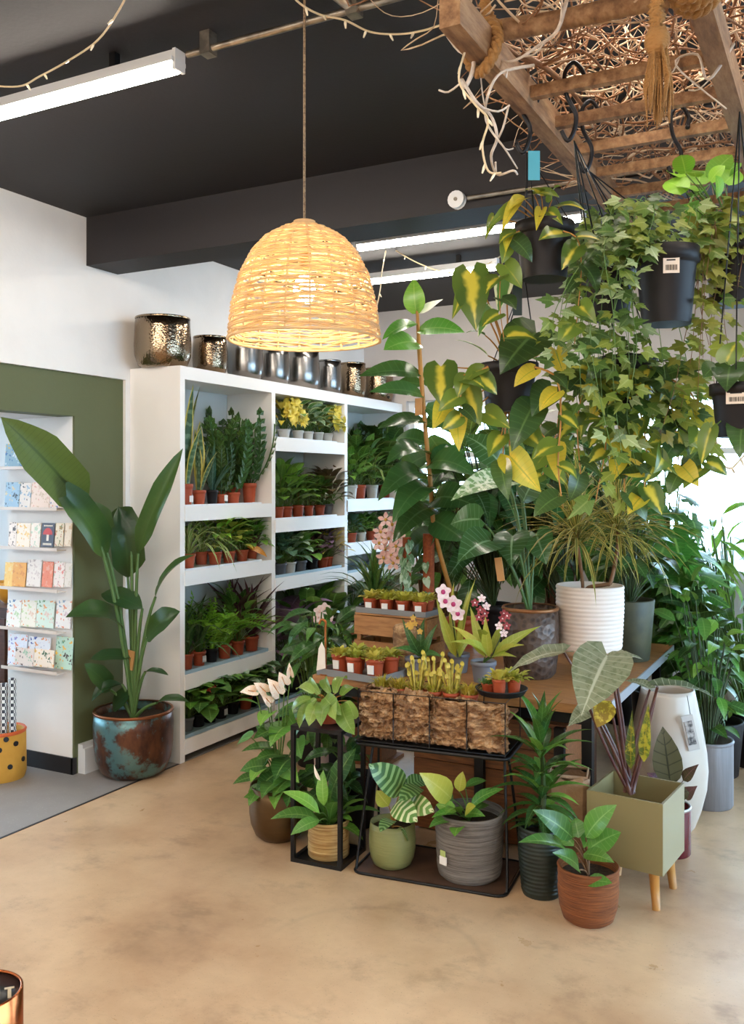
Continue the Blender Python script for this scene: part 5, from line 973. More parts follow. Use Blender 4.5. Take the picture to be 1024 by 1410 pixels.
part(pf, 'soil', MB().disc(.123, .205, 20), m_soil); part(pf, 'price_label', MB().box((-.028, -.1365, .07), (.006, -.1325, .10), RZ(-.35)), m_label); part(pf, 'price_label', MB().box((-.024, -.1365, .101), (.0, -.1335, .122), RZ(-.35)), mat('label_green', 'b8c878', .6))
tk = 3.45; q = tk/F; lm_ = leafmesh('ovate', G['lime'], .1, .15, 0, 4); ml = leafmesh('ovate', G['fresh'], .14, .15); dk = leafmesh('ovate', G['mid'], .12, .15)
hero(pf, [(lm_, at(621, 1100, tk), at(577, 1064, tk-.1), 34*q, V((.2, -.9, .6))), (leafmesh('ovate', G['lime'], .05, .4), at(632, 1090, tk), at(637, 1062, tk), 17*q, V((.2, -1, .1))), (ml, at(647, 1112, tk), at(694, 1086, tk-.05), 18*q, V((0, -.7, .8))), (dk, at(640, 1084, tk+.05), at(670, 1075, tk+.1), 14*q, V((0, -.7, .8))), (ml, at(632, 1124, tk), at(594, 1126, tk-.08), 16*q, V((0, -.6, .9))), (ml, at(634, 1122, tk), at(612, 1122, tk-.15), 18*q, V((0, -.7, .8))), (ml, at(640, 1122, tk), at(668, 1124, tk-.08), 16*q, V((0, -.7, .8))), (dk, at(622, 1132, tk), at(590, 1140, tk-.1), 18*q, V((0, -.7, .8))), (ml, at(634, 1140, tk-.06), at(626, 1152, tk-.15), 22*q, V((0, -.8, .7))), (dk, at(620, 1110, tk+.05), at(612, 1085, tk+.1), 20*q, V((0, -.9, .4))), (dk, at(655, 1115, tk+.03), at(672, 1108, tk+.1), 18*q, V((0, -.7, .8))), (ml, at(628, 1118, tk-.03), at(600, 1108, tk), 20*q, V((0, -.7, .8))), (lm_, at(640, 1120, tk-.05), at(655, 1110, tk-.1), 18*q, V((0, -.7, .8)))], m_stem, (0, 0, .2), .003)
# dark green ribbed pot
m_dgp = mat('dark_green_glaze', '232e28', .4, c2='1a2420', gscale=30)
gd = thing('whorled_plant', 'dark glossy plant in whorls in a tall dark green pot', 'plant', (-1.01, 3.264, .0005))
part(gd, 'pot', MB().lathe(ribbed(.086, .25, 16, .0025, .84), 36), m_dgp); part(gd, 'soil', MB().disc(.079, .212, 18), m_soil)
G['pod'] = leafmat('leaf_pod', '1e4424', '3a6a30', '6a9450', rough=.25); la = leafmesh('lance', G['pod'], .12, .2); lb2 = leafmesh('lance', G['fresh'], .12, .2)
part(gd, 'stem', MB().tube([(0, 0, .2), (.01, 0, .35), (0, 0, .56)], [.012, .010, .006], 7), m_dstem)
for zc, n, L, e0, e1 in ((.55, 9, .20, .7, 1.4), (.50, 12, .21, .1, .9), (.44, 10, .20, -.3, .4), (.36, 12, .19, -.2, .6), (.31, 12, .18, -.5, .2), (.26, 10, .14, -.4, .3)):
    for i in range(n): az = i*2.4+zc*20; el = R.uniform(e0, e1); d = sph(az, el); b = V((d.x*.01, d.y*.01, zc+R.uniform(-.015, .015))); leaf(gd, lb2 if R.random() < .25 else la, b, b+d*L*R.uniform(.75, 1.1), .042, UP)
# rust basket ficus
t = NT('rust_rope'); n1 = t.noise(t.coord('Object', (3, 3, 60)), 4, 4); t.base(t.mix(t.step(n1, .35, .65), '8a4f22', '683716')); t.bump(n1, .006, .9); m_rust = t.pr(.85)
fc = thing('ficus', 'young ficus with broad oval leaves in a rust brown rope basket', 'plant', (-.806, 3.140, .0005))
part(fc, 'pot', MB().lathe([(0, 0), (.070, 0), (.086, .012), (.098, .05), (.103, .10)]+[(.104-.002*(k % 2), .11+.014*k) for k in range(6)]+[(.096, .183), (.095, .15)], 36), m_rust); part(fc, 'soil', MB().disc(.095, .155, 18), m_soil)
part(fc, 'rim', MB().lathe([(.1035, .176), (.1065, .184), (.101, .190), (.095, .184)], 36), m_rust)
G['fic'] = leafmat('leaf_ficus', '34602a', '4f8436', '9ab870', rough=.3, vs=.25, freq=8); fl = leafmesh('ovate', G['fic'], .10, .16, 0, 4); tk = 3.08; q = tk/F
hero(fc, [(fl, at(bx, by, tk), at(tx, ty, tk+dt), wd*q, V(nh)) for bx, by, tx, ty, wd, dt, nh in ((788, 1154, 733, 1115, 32, -.05, (.1, -.8, .7)), (806, 1153, 849, 1108, 34, -.05, (0, -.8, .7)), (780, 1170, 713, 1160, 24, -.1, (.05, -.6, .9)), (797, 1198, 760, 1174, 28, -.12, (.1, -.8, .7)), (803, 1176, 846, 1188, 22, -.12, (0, -.7, .8)), (809, 1170, 855, 1146, 36, -.02, (0, -.8, .7)), (797, 1154, 792, 1126, 26, .05, (0, -.9, .4)), (806, 1215, 843, 1216, 22, -.05, (0, -.6, .9)), (803, 1168, 830, 1132, 26, .12, (0, -.8, .6)), (790, 1165, 765, 1140, 26, .1, (0, -.8, .6)))], m_brown, (0, 0, .15), .0035)
part(fc, 'stem', MB().tube([(0, 0, .15), (.0, 0, .22), at(803, 1150, tk+.06)-fc.location], [.006, .005, .004], 6), m_brown)
# olive box planter on wooden legs
pa = math.radians(-6); pcx = V((-.705, 3.435, 0)); po = thing('elephant_ear_planter', 'elephant ear plant in a square olive planter on wooden legs', 'plant', pcx, rz=pa)
s_ = .137; zb, zt = .135, .386; m_opl = mat('khaki_enamel', '857852', .42)
part(po, 'pot', MB().box((-s_, -s_, zb), (s_, s_, zb+.01)).box((-s_, -s_, zb+.01), (s_, -s_+.008, zt)).box((-s_, s_-.008, zb+.01), (s_, s_, zt)).box((-s_, -s_+.008, zb+.01), (-s_+.008, s_-.008, zt)).box((s_-.008, -s_+.008, zb+.01), (s_, s_-.008, zt)), m_opl)
m_lw = mat('beech_leg', 'b9823f', .5, c2='a87236', gscale=12, sc=(4, 4, .6))
for sx in (-1, 1):
    for sy in (-1, 1): part(po, 'leg', MB().tube([(sx*.105, sy*.105, 0), (sx*.092, sy*.092, zb)], [.014, .019], 12), m_lw)
part(po, 'inner_pot', MB().lathe([(0, 0), (.09, 0), (.11, .16), (.10, .16), (.095, .13)], 20, (0, 0, zb+.011)), m_blackp); part(po, 'soil', MB().disc(.098, zb+.145, 16), m_soil)
# its leaves are set out around the planter unrotated
el_ = lambda p: (RZ(-pa) @ (p-pcx)); m_pst = mat('maroon_petiole', '4a2828', .4, c2='5f3a2a', gscale=20)
G['alo'] = leafmat('leaf_alocasia', '4c5646', '6c725a', 'b8b8a0', rough=.4, vs=.55, freq=11, veg='blotch', vegc='84866e'); G['alod'] = leafmat('leaf_alocasia_folded', '34441e', '50581e', 'c0a838', veg='blotch', vegc='a89a30')
al = leafmesh('heart', G['alo'], .10, .10, .015, 4); tk = 3.25; q = tk/F; stx = el_(at(866, 1092, 3.35))
ALO = [(al, (836, 903, .0), (800, 986, -.15), 78, (.1, -1, .35)), (al, (776, 898, .1), (700, 926, .05), 30, (0, -.5, 1)), (al, (812, 975, .05), (782, 1000, 0), 26, (.1, -.9, .5)), (al, (843, 905, .1), (885, 908, .1), 22, (0, -.3, 1)), (al, (905, 945, .1), (985, 962, .1), 20, (0, -.35, 1)), (leafmesh('heart', G['alo'], .12, .12, .015, 4), (895, 948, .1), (858, 938, .15), 18, (0, -.35, 1))]
mb = MB(); fr0 = [(862, 985), (848, 930)]
for me, (bx, by, bd), (tx, ty, td_), wd, nh in ALO:
    b = el_(at(bx, by, tk+bd)); tp = el_(at(tx, ty, tk+td_)); leaf(po, me, b, tp, wd*q, RZ(-pa) @ V(nh)); s0 = stx+V((R.uniform(-.02, .02), R.uniform(-.02, .02), 0)); mid = V((s0.x*.5+b.x*.5, s0.y*.5+b.y*.5, s0.z*.4+b.z*.6))+V((R.uniform(-.01, .03), 0, 0)); mb.tube(bez(s0, mid, b, 8), [.008-.0005*k for k in range(9)], 7)
for (x0, y0, x1, y1) in ((868, 1090, 840, 966), (872, 1090, 905, 946), (862, 1090, 812, 976)): mb.tube(bez(stx, el_(at((x0+x1)/2-4, (y0+y1)/2, tk)), el_(at(x1, y1, tk)), 6), .0055, 6)
part(po, 'stems', mb, m_pst)
for bx, by, tx, ty, wd, me in ((868, 1060, 870, 978, 14, 'alod'), (886, 1050, 893, 968, 16, 'alod'), (840, 965, 822, 1002, 30, 'yel')):
    m_ = leafmesh('lance', G['alod'], .05, .4) if me == 'alod' else leafmesh('ovate', leafmat('leaf_dying_yellow', 'b09a30', 'c8b040', '8a6a28', veg='blotch', vegc='8a6a20'), .15, .3)
    leaf(po, m_, el_(at(bx, by, tk-.02)), el_(at(tx, ty, tk-.05)), wd*q, V((.2, -1, .3)))
# kraft paper bag
t = NT('kraft_paper'); n1 = t.noise(t.coord(), 9, 5, .7); t.base(t.mix(n1, 'b08a68', '9a7452')); t.bump(n1, .02, .8); m_kraft = t.pr(.8)
kb = thing('paper_bag', 'crumpled kraft paper bag behind the rust basket', 'bag', (-.93, 3.50-.02, 0), rz=.2); kb.location = (-.955, 3.428, 0)
bgm = MB(); vs = []; nb = 20
for i in range(9):
    z = .40*i/8
    for k in range(nb):
        a_ = 2*PI*k/nb; s2 = max(abs(math.cos(a_)), abs(math.sin(a_))); r0 = .082/s2**.8; r0 *= 1+.08*noise.noise(V((math.cos(a_)*2, math.sin(a_)*2, z*12)))+(.04 if i > 6 else 0); vs.append(V((r0*math.cos(a_)*.95, r0*math.sin(a_)*.8, z+(.012*math.sin(a_*5) if i == 8 else 0))))
bgm.add(vs, [(i*nb+k, i*nb+(k+1) % nb, (i+1)*nb+(k+1) % nb, (i+1)*nb+k) for i in range(8) for k in range(nb)]+[tuple(range(nb-1, -1, -1))]); part(kb, 'body', bgm, m_kraft)
part(kb, 'fold', MB().tube([(x_, y_, .405) for x_, y_ in ((-.07, -.06), (.07, -.06), (.07, .06), (-.07, .06), (-.07, -.06))], .006, 6), m_kraft)
# white vase
t = NT('cream_glaze'); t.base(t.mix(t.noise(t.coord(), 5), 'b4a89a', 'c0b4a6')); m_vase = t.pr(.35)
vz = thing('white_vase', 'large bulbous cream vase with a printed hang tag beside the table', 'vase', (-.715, 4.14, 0))
part(vz, 'body', MB().lathe([(0, 0), (.10, 0), (.115, .02), (.14, .09), (.162, .18), (.168, .26), (.162, .34), (.140, .47), (.116, .585), (.112, .605), (.102, .605), (.104, .585), (.128, .47), (.15, .34), (.156, .26), (.12, .05), (0, .03)], 44), m_vase)
vl = vz.location; tg = at(951, 1008, 3.85)-vl
def tagm(w, h, dz=0): return MB().box((-w, -.002, -h), (w, .002, h), T(tg.x, tg.y-.012+dz, tg.z) @ RZ(.5) @ Matrix.Rotation(-.22, 4, 'Y'))
part(vz, 'hang_tag', tagm(.024, .075), mat('tag_grey', 'b8b4b0', .6)); part(vz, 'tag_print', tagm(.016, .05, -.004), mat('tag_ink', '3a3a3c', .6, c2='a8a4a0', gscale=55)); part(vz, 'tag_string', MB().tube([(tg.x, tg.y-.01, tg.z+.07), (tg.x-.02, tg.y+.03, .6)], .0015, 4), m_black)
# dark red pot with calathea
m_red = mat('oxblood_glaze', '5a1620', .25); rc, z0 = potted('calathea', 'small dark calathea in an oxblood red pot before the cream vase', (-.655, 3.865, .0005), 'cyl', .078, .19, m_red, n=28)
part(rc, 'rim', MB().lathe([(.078, .183), (.081, .19), (.078, .196), (.071, .193)], 28), mat('silver_rim', 'b8b4b0', .3, .8))
G['cal'] = leafmat('leaf_calathea_dark', '4a4a34', '5a5640', '2a2a20', rough=.35, vs=.8, freq=6, tr=.05); cl = leafmesh('ovate', G['cal'], .08, .1, 0, 4); cpd = leafmesh('lance', G['purple'], .1, .15); tk = 3.78; q = tk/F
hero(rc, [(cl, at(923, 1084, tk), at(912, 1000, tk), 40*q, V((.2, -1, .2))), (cpd, at(940, 1075, tk), at(962, 1052, tk-.05), 16*q, V((0, -1, .5))), (cpd, at(912, 1078, tk), at(890, 1064, tk), 18*q, V((0, -1, .5))), (cpd, at(940, 1098, tk), at(960, 1082, tk-.05), 18*q, V((0, -1, .4))), (cl, at(930, 1095, tk), at(950, 1088, tk-.03), 20*q, V((0, -1, .4)))], m_pst, (0, 0, z0), .003)
# grey ribbed pot
t = NT('ribbed_pewter_pot'); wv = t.new('ShaderNodeTexWave'); wv.inputs['Scale'].default_value = 40; n1 = t.noise(t.coord('Object', (1, 1, .05)), 60); t.base(t.mix(n1, '8c8a8c', '6f6c70')); t.bump(n1, .004, .8); m_rpew = t.pr(.45, .2)
gp, z0 = potted('tall_leafy_plant', 'tall glossy leafy plant in a fluted grey pot on the floor', (-.60, 4.53, .0005), 'cyl', .112, .30, m_rpew, n=40)
part(gp, 'rim', MB().lathe([(.112, .29), (.116, .30), (.112, .308), (.103, .304)], 40), m_rpew); lo = gp.location
cloud(gp, [leafmesh('ovate', G['mid'], .12, .18), leafmesh('lance', G['fresh'], .15, .18), leafmesh('ovate', G['dark'], .12, .18)], 110, at(968, 920, 4.5)-lo, (.18, .2, .38), .13, .058, .4, src=lambda b: (b.x*.15, b.y*.15, z0), sm=m_dstem)
# monstera behind the table and plants by the window
def floorplant(name, lb, loc, r, h, m, mes, n, px, py, rx, ryy, t5, L, W, hang=.5, dep=.2, pk='taper', sm=None):
    root, z0 = potted(name, lb, loc, pk, r, h, m, n=28); q = t5/F
    cloud(root, mes, n, at(px, py, t5)-root.location, (rx*q, dep, ryy*q), L, W, hang, src=lambda b: (b.x*.2, b.y*.2, z0), sm=sm or m_stem, sr=.004); return root
G['mon'] = leafmat('leaf_monstera', '2c6424', '4a8a30', '86b058', rough=.28)
floorplant('monstera', 'tall bright green monstera behind the table near the window', (-.95, 5.32, .0005), .17, .34, m_blackp, [leafmesh('monstera', G['mon'], .12, .1), leafmesh('philo', G['mon'], .12, .1), leafmesh('monstera', G['mid'], .15, .1)], 100, 915, 765, 44, 130, 5.15, .20, .19, .6, .18)
floorplant('monstera', 'shorter monstera low by the table end', (-.62, 5.02, .0005), .13, .28, m_blackp, [leafmesh('philo', G['mon'], .12, .1), leafmesh('heart', G['dark'], .12, .1)], 80, 950, 870, 32, 75, 4.95, .16, .12, .5, .15)
floorplant('window_plant', 'lush green plant in a black floor pot by the window', (-.47, 5.28, .0005), .14, .30, m_blackp, [leafmesh('big', G['fresh'], .15, .18), leafmesh('big', G['mid'], .15, .18)], 70, 1010, 870, 40, 90, 5.2, .22, .075, .4, .2)
floorplant('window_plant', 'pale green palm like plant right at the window', (-.66, 6.15, .0005), .14, .30, m_whitep, [leafmesh('lance', G['fresh'], .2, .18), leafmesh('lance', G['bright'], .2, .18)], 40, 985, 765, 32, 60, 5.95, .30, .05, .3, .15)
bq = V((-.36, 5.75, 0)); tq, z0 = potted('pole_climber', 'climber on a thick terracotta pole by the window', (bq.x, bq.y, .0005), 'taper', .13, .28, m_terra, n=28)
part(tq, 'coir_pole', MB().tube([(0, 0, z0-.02), (.02, 0, 1.42)], .045, 12), m_pole); cloud(tq, leafmesh('heart', G['fresh'], .1, .12), 30, (0, 0, .85), (.16, .16, .5), .16, .11, .6, src=lambda b: (b.x*.2, b.y*.2, b.z), sm=m_stem)
floorplant('leafy_tree', 'tall dark leafy plant standing behind the display table', (-1.55, 5.35, .0005), .17, .34, m_blackp, [leafmesh('big', G['dark'], .15, .18), leafmesh('ovate', G['gloss'], .15, .18)], 140, 745, 680, 85, 130, 5.5, .24, .10, .45, .2, sm=m_brown)
floorplant('leafy_tree', 'dark green plant standing left behind the display table', (-2.35, 5.25, .0005), .15, .30, m_blackp, [leafmesh('big', G['dark'], .15, .18), leafmesh('big', G['mid'], .15, .18)], 100, 620, 730, 60, 130, 5.6, .22, .09, .45, .2, sm=m_brown)
floorplant('leafy_tree', 'bright bushy plant behind the monstera by the back window', (-1.28, 5.85, .0005), .15, .30, m_blackp, [leafmesh('ovate', G['mon'], .15, .18), leafmesh('ovate', G['fresh'], .15, .18)], 130, 858, 700, 60, 100, 5.9, .17, .08, .45, .2, sm=m_brown)
floorplant('shade_plant', 'leafy dark plant on the floor between the shelving and the table', (-2.55, 4.2, .0005), .11, .22, m_blackp, [leafmesh('ovate', G['dark'], .15, .18), leafmesh('lance', G['mid'], .15, .18)], 60, 440, 890, 42, 55, 4.6, .17, .06, .35, .15)
floorplant('shade_plant', 'dark plant in a pinkish pot behind the black stand', (-2.16, 3.72, .0005), .09, .30, mat('dusty_pink_pot', '9a7a6c', .6), [leafmesh('ovate', G['dark'], .15, .18), leafmesh('ovate', G['mid'], .15, .18)], 34, 440, 985, 30, 35, 4.1, .14, .06, .35, .12)
floorplant('shade_plant', 'low dark plant on the floor behind the peace lily', (-1.93, 3.54, .0005), .09, .22, m_blackp, [leafmesh('ovate', G['dark'], .15, .18)], 34, 470, 1065, 26, 45, 3.85, .15, .06, .3, .10)
# white flowered orchid low in front of the second bay
o5, z0 = potted('white_orchid', 'orchid with one pale spray of flowers near the shelving', (-2.62, 4.62, .0005), 'taper', .09, .4, m_greyp)
lo = o5.location; rosette(o5, leafmesh('strap', G['mid'], .22, .2), 16, z0, .42, .035, .4, 1.4, .02); sk = MB().tube(smooth([(0, 0, z0), at(440, 890, 5.05)-lo, at(446, 845, 5.0)-lo], 4), .003, 5); part(o5, 'flower_spike', sk, m_stem)
for x, y in ((440, 842), (447, 838), (453, 845), (445, 850), (450, 855), (438, 850)): petals(o5, at(x, y, 4.97)-lo, .035, 5, m_opet, (.4, -1, .1), core=m_opink, wd=.9)
# copper tin at the near corner
tt = 2.17; cc = at(-28, 1365, tt); rr = .097; hz = cc.z
ct = thing('copper_canister', 'round copper canister with a black lettered top', 'canister', (cc.x, cc.y, 0)); m_cop = mat('polished_copper', 'b8683c', .22, 1)
part(ct, 'body', MB().lathe([(0, 0), (rr-.004, 0), (rr, .006), (rr, hz), (rr-.004, hz+.003), (rr-.007, hz+.001), (rr-.0072, hz-.003)], 48), m_cop); part(ct, 'lid', MB().lathe([(rr-.0072, hz-.02), (rr-.0072, hz-.004), (0, hz-.004)], 48), mat('lid_black', '101014', .35))
m_let = mat('letter_beige', 'b8a888', .5); lt = at(13, 1359, tt)-V((cc.x, cc.y, 0)); LMx = T(lt.x, lt.y, hz-.0039) @ RZ(TH+.376)
def bar(x0, y0, x1, y1): return ((x0, y0, 0), (x1, y1, .0012))
part(ct, 'letter', MB().box((-.011, .018, 0), (.011, .026, .0012), LMx).box((-.004, -.024, 0), (.004, .018, .0012), LMx), m_let)
L2 = LMx @ T(-.032, 0, 0)
part(ct, 'letter', MB().box((-.011, -.024, 0), (-.004, .026, .0012), L2).box((-.004, .019, 0), (.011, .026, .0012), L2).box((.004, .004, 0), (.011, .019, .0012), L2).box((-.004, -.002, 0), (.011, .004, .0012), L2).box((.004, -.024, 0), (.011, -.002, .0012), L2), m_let)
# ================================================================== hanging ladder, twigs and baskets
t = NT('weathered_timber'); n1 = t.noise(t.coord('Object', (14, 2.5, 14)), 3, 6, .65); oi = t.new('ShaderNodeObjectInfo')
t.base(t.mix(t.math('MULTIPLY', oi.outputs['Random'], .35), t.ramp(n1, (.3, '5a3d26'), (.5, '8f6a48'), (.7, 'b08c66')), '6a4a30')); t.bump(n1, .004, .7); m_tim = t.pr(.8)
LZ = 2.45; LX0, LX1 = -.715, -.262
ld = thing('hanging_ladder', 'weathered wooden ladder hung flat from the ceiling by ropes', 'ladder', (-.49, 2.5, LZ))
for x in (LX0, LX1): part(ld, 'rail', MB().box((x-.0225+.49, 1.70-2.5, -.036), (x+.0225+.49, 3.42-2.5, .036)), m_tim)
for k, y in enumerate((1.95, 2.16, 2.37, 2.59, 2.81, 3.03, 3.26)):
    if k == 0: part(ld, 'rung', MB().tube([(LX0-.05+.49, y-2.52, .055), (LX0+.65, y-2.5, .052), (LX1+.05+.49, y-2.48, .058)], [.026, .022, .024], 9), m_tim)
    else: part(ld, 'rung', MB().box((LX0+.0225+.49, y-2.5-.011, -.016), (LX1-.0225+.49, y-2.5+.011, .013)), m_tim)
# ropes
t = NT('hemp_rope'); n1 = t.noise(t.coord('Object', (1, 1, 3)), 70, 3); t.base(t.mix(n1, 'a87c48', '8a6030')); t.bump(n1, .006, .9); m_rope = t.pr(.9)
def twist(mb, pts, r, strands=3, turns=9):
    pts = smooth(pts, 8); n = len(pts)
    for s in range(strands):
        o = []
        for i, p in enumerate(pts):
            d = (pts[min(i+1, n-1)]-pts[max(i-1, 0)]).normalized(); a = d.cross(V((.3, .9, .1))).normalized(); b = a.cross(d); q = 2*PI*(turns*i/(n-1)+s/strands); o.append(p+(a*math.cos(q)+b*math.sin(q))*r*.55)
        mb.tube(o, r*.62, 6)
    return mb
rp1 = thing('hanging_rope', 'hemp rope tied round the ladder rail with the willow knot', 'rope', (LX0, 1.88, ZC))
part(rp1, 'strand', twist(MB(), [(0, 0, 0), (.01, 0, -.15), (.0, .02, -.33), (.03, .03, -.385)], .014), m_rope)
part(rp1, 'knot', twist(MB(), [V((.036*math.cos(q), .014*math.sin(q*2)+.0, -.43+.055*math.sin(q))) for q in [2*PI*k/10 for k in range(11)]], .012, 3, 6), m_rope)
rp2 = thing('hanging_rope', 'thick hemp rope knot with a frayed tassel on the ladder corner', 'rope', (LX1, 1.80, ZC))
part(rp2, 'strand', twist(MB(), [(-.03, 0, 0), (-.028, 0, -.2), (-.03, .0, -.36)], .018), m_rope)
for dy in (-.03, .0, .03): part(rp2, 'coil', twist(MB(), [V((.040*math.cos(q), dy+.01*math.sin(q), -.43+.056*math.sin(q))) for q in [2*PI*k/10 for k in range(11)]], .015, 3, 6), m_rope)
part(rp2, 'strand', twist(MB(), [(-.045, -.02, -.40), (-.062, -.035, -.47), (-.062, -.035, -.54)], .016), m_rope)
part(rp2, 'knot', MB().ball((-.062, -.035, -.555), (.024, .024, .028), 12, 8), m_rope)
ts = MB()
for k in range(46):
    q = R.uniform(0, 2*PI); r0 = R.uniform(.002, .018); r1 = r0*R.uniform(1.2, 2.0); L = R.uniform(.10, .15)
    ts.tube([(-.062+r0*math.cos(q), -.035+r0*math.sin(q), -.565), (-.062+r1*math.cos(q+.2), -.035+r1*math.sin(q+.2), -.565-L*.6), (-.062+r1*math.cos(q), -.035+r1*math.sin(q), -.565-L)], [.003, .0026, .0012], 4)
part(rp2, 'tassel', ts, m_rope, kind='stuff')
# twigs heaped on the ladder
def walk(p, d, n, step, curl, zlo, zhi, r):
    pts = [V(p)]; d = V(d).normalized(); ax = V((R.uniform(-1, 1), R.uniform(-1, 1), R.uniform(-1, 1)))
    for i in range(n):
        d = (d+d.cross(ax)*curl+V((R.uniform(-1, 1), R.uniform(-1, 1), R.uniform(-1, 1)))*.35).normalized(); q = pts[-1]+d*step
        if q.z < zlo or q.z > zhi: d.z = -d.z; q = pts[-1]+d*step
        if q.x < -.95 or q.x > .25: d.x = -d.x; q = pts[-1]+d*step
        if q.y < 1.6 or q.y > 3.48: d.y = -d.y; q = pts[-1]+d*step
        pts.append(q)
    return pts
for nm, cnt, m_, z0_, lb in (('pale', 240, mat('pale_twig', 'd4bca0', .8, c2='b89c80', gscale=20), .05, 'tangle of pale curly willow twigs lying on the ladder'), ('brown', 330, mat('brown_twig', '9a7050', .8, c2='7a5438', gscale=20), .045, 'matted brown twigs lying on the ladder')):
    tw = MB()
    for k in range(cnt):
        p = V((R.uniform(-.75, .05), R.uniform(1.72, 3.4), LZ+R.uniform(z0_, .22 if nm == 'pale' else .12))); d = V((R.uniform(-1, 1), R.uniform(-1, 1), R.uniform(-.2, .2)))
        pts = walk(p, d, 9, R.uniform(.03, .06), R.uniform(-.5, .5), LZ+.042, LZ+.34, 0); r0 = R.uniform(.002, .0042); tw.tube([q-V((-.49, 2.5, LZ)) for q in smooth(pts, 2)], [r0*(1-.7*i/18) for i in range(19)], 4, False)
    single('twig_tangle', lb, 'twigs', tw, m_, (-.49, 2.5, LZ), kind='stuff')
m_br = mat('white_branch', 'd8ccc0', .7, c2='b8a898', gscale=25)
for pts, r0, lb in (([(648, 40), (652, 90), (640, 120), (636, 110), (655, 140), (676, 160), (684, 190), (676, 215), (684, 240), (706, 235), (712, 240)], .007, 'pale corkscrew willow branch looping below the ladder rail'), ([(735, 90), (690, 100), (672, 130), (668, 160), (676, 180), (695, 205), (712, 232)], .005, 'thin pale branch hanging beside the black hook'), ([(780, 0), (768, 40), (745, 60), (700, 85), (660, 60), (640, 20)], .006, 'pale branch arching over the ladder end'), ([(690, 60), (740, 90), (800, 70), (850, 110), (900, 60)], .007, 'thick brown willow branch lying across the rungs'), ([(720, 75), (760, 100), (790, 130), (815, 160), (850, 175)], .010, 'long brown branch lying along the ladder'), ([(1010, 60), (975, 110), (960, 75), (930, 90), (1000, 150)], .005, 'pale twig poking out past the tassel rail')):
    tz = 2.0; ps_ = [at(x, y, tz+R.uniform(-.05, .05)) for x, y in pts]
    if 'lying' in lb: ps_ = [onz(x, y, LZ+.06) for x, y in pts]
    br = thing('willow_branch', lb, 'branch', ps_[0], 'willow branches on the ladder'); sm_ = smooth(ps_, 5); n = len(sm_); r0 *= .75
    part(br, 'stem', MB().tube([p-ps_[0] for p in sm_], [r0*(1-.6*i/n) for i in range(n)], 6), m_br if 'pale' in lb else MC['brown_twig'])
    for k in range(4, n-2, 9):
        d = V((R.uniform(-1, 1), R.uniform(-1, 1), R.uniform(-.6, .6))).normalized(); part(br, 'side_twig', MB().tube(smooth([sm_[k]-ps_[0], sm_[k]-ps_[0]+d*.04, sm_[k]-ps_[0]+d*.07+V((0, 0, .02))], 3), r0*.45, 5), m_br if 'pale' in lb else MC['brown_twig'])
# string lights
m_wire = mat('cream_cable', 'd8c4a0', .5); m_sb = mat('string_bulb', 'f0e4c8', .25)
def string(lb, pts, r=.003, step=5):
    s = smooth(pts, 6); o0 = s[0]; th_ = thing('string_light', lb, 'string lights', o0); part(th_, 'cable', MB().tube([p-o0 for p in s], r, 5), m_wire)
    for k in range(3, len(s), step): d = V((R.uniform(-1, 1), R.uniform(-1, 1), -1)).normalized(); part(th_, 'bulb', MB().tube([s[k]-o0, s[k]-o0+d*.008, s[k]-o0+d*.02], [r*1.0, r*1.3, r*.7], 6), m_sb)
string('cream string light drooping across the ceiling before the first tube', [onz(x, y, 2.74) for x, y in ((185, -30), (165, 12), (135, 55), (95, 83), (55, 105), (25, 119), (-30, 116))])
string('cream string light looping over the steel conduit', [onz(x, y, 2.74) for x, y in ((392, -20), (412, 4), (440, 20), (475, 28), (510, 44), (550, 47), (590, 40), (640, 22))])
string('string light wound along the drooping willow branch', [at(x, y, 1.95) for x, y in ((640, 70), (632, 112), (655, 145), (672, 165), (664, 200), (672, 235), (690, 238))], .0025)
string('string light draped along the far tube light', [onz(545, 345, ZC)]+[at(x, y, 5.25) for x, y in ((575, 362), (610, 374), (650, 374))]+[onz(690, 352, ZC)], .004)
string('string light hanging down beside the rattan lamp', [at(x, y, 4.9) for x, y in ((531, 345), (526, 372), (523, 400), (518, 425))], .003)
string('brown string light dipping before the bright window', [at(x, y, 2.5) for x, y in ((985, 600), (990, 632), (1005, 645), (1020, 632), (1040, 610))], .003)
# hooks
m_hook = mat('black_hook', '1a1a1e', .35, .5)
def hook(lb, px, t_, zt=LZ+.03, h=.16):
    p = at(px, 200, t_); p.z = zt; k = thing('s_hook', lb, 'hook', p, 's hooks on the ladder')
    part(k, 'wire', MB().tube(smooth([RT*.022+V((0, 0, -.03)), RT*.024+V((0, 0, .0)), RT*.0+V((0, 0, .028)), RT*-.022+V((0, 0, .0)), RT*-.018+V((0, 0, -.05)), RT*.004+V((0, 0, -h*.6)), RT*.0+V((0, 0, -h*.85)), RT*-.015+V((0, 0, -h)), RT*-.03+V((0, 0, -h*.85))], 5), .0055, 7), m_hook); part(k, 'tip', MB().ball(RT*.022+V((0, 0, -.03)), .007, 8, 6), m_hook); return p-V((0, 0, h))
hA = hook('black hook over the ladder rail above the small hanging pot', 727, 2.28); hC = hook('black hook carrying the ivy pot', 812, 2.42); hD = hook('black hook nearest the tassel rail', 935, 2.45); hE = hook('black hook in the middle of the rungs', 790, 2.2)
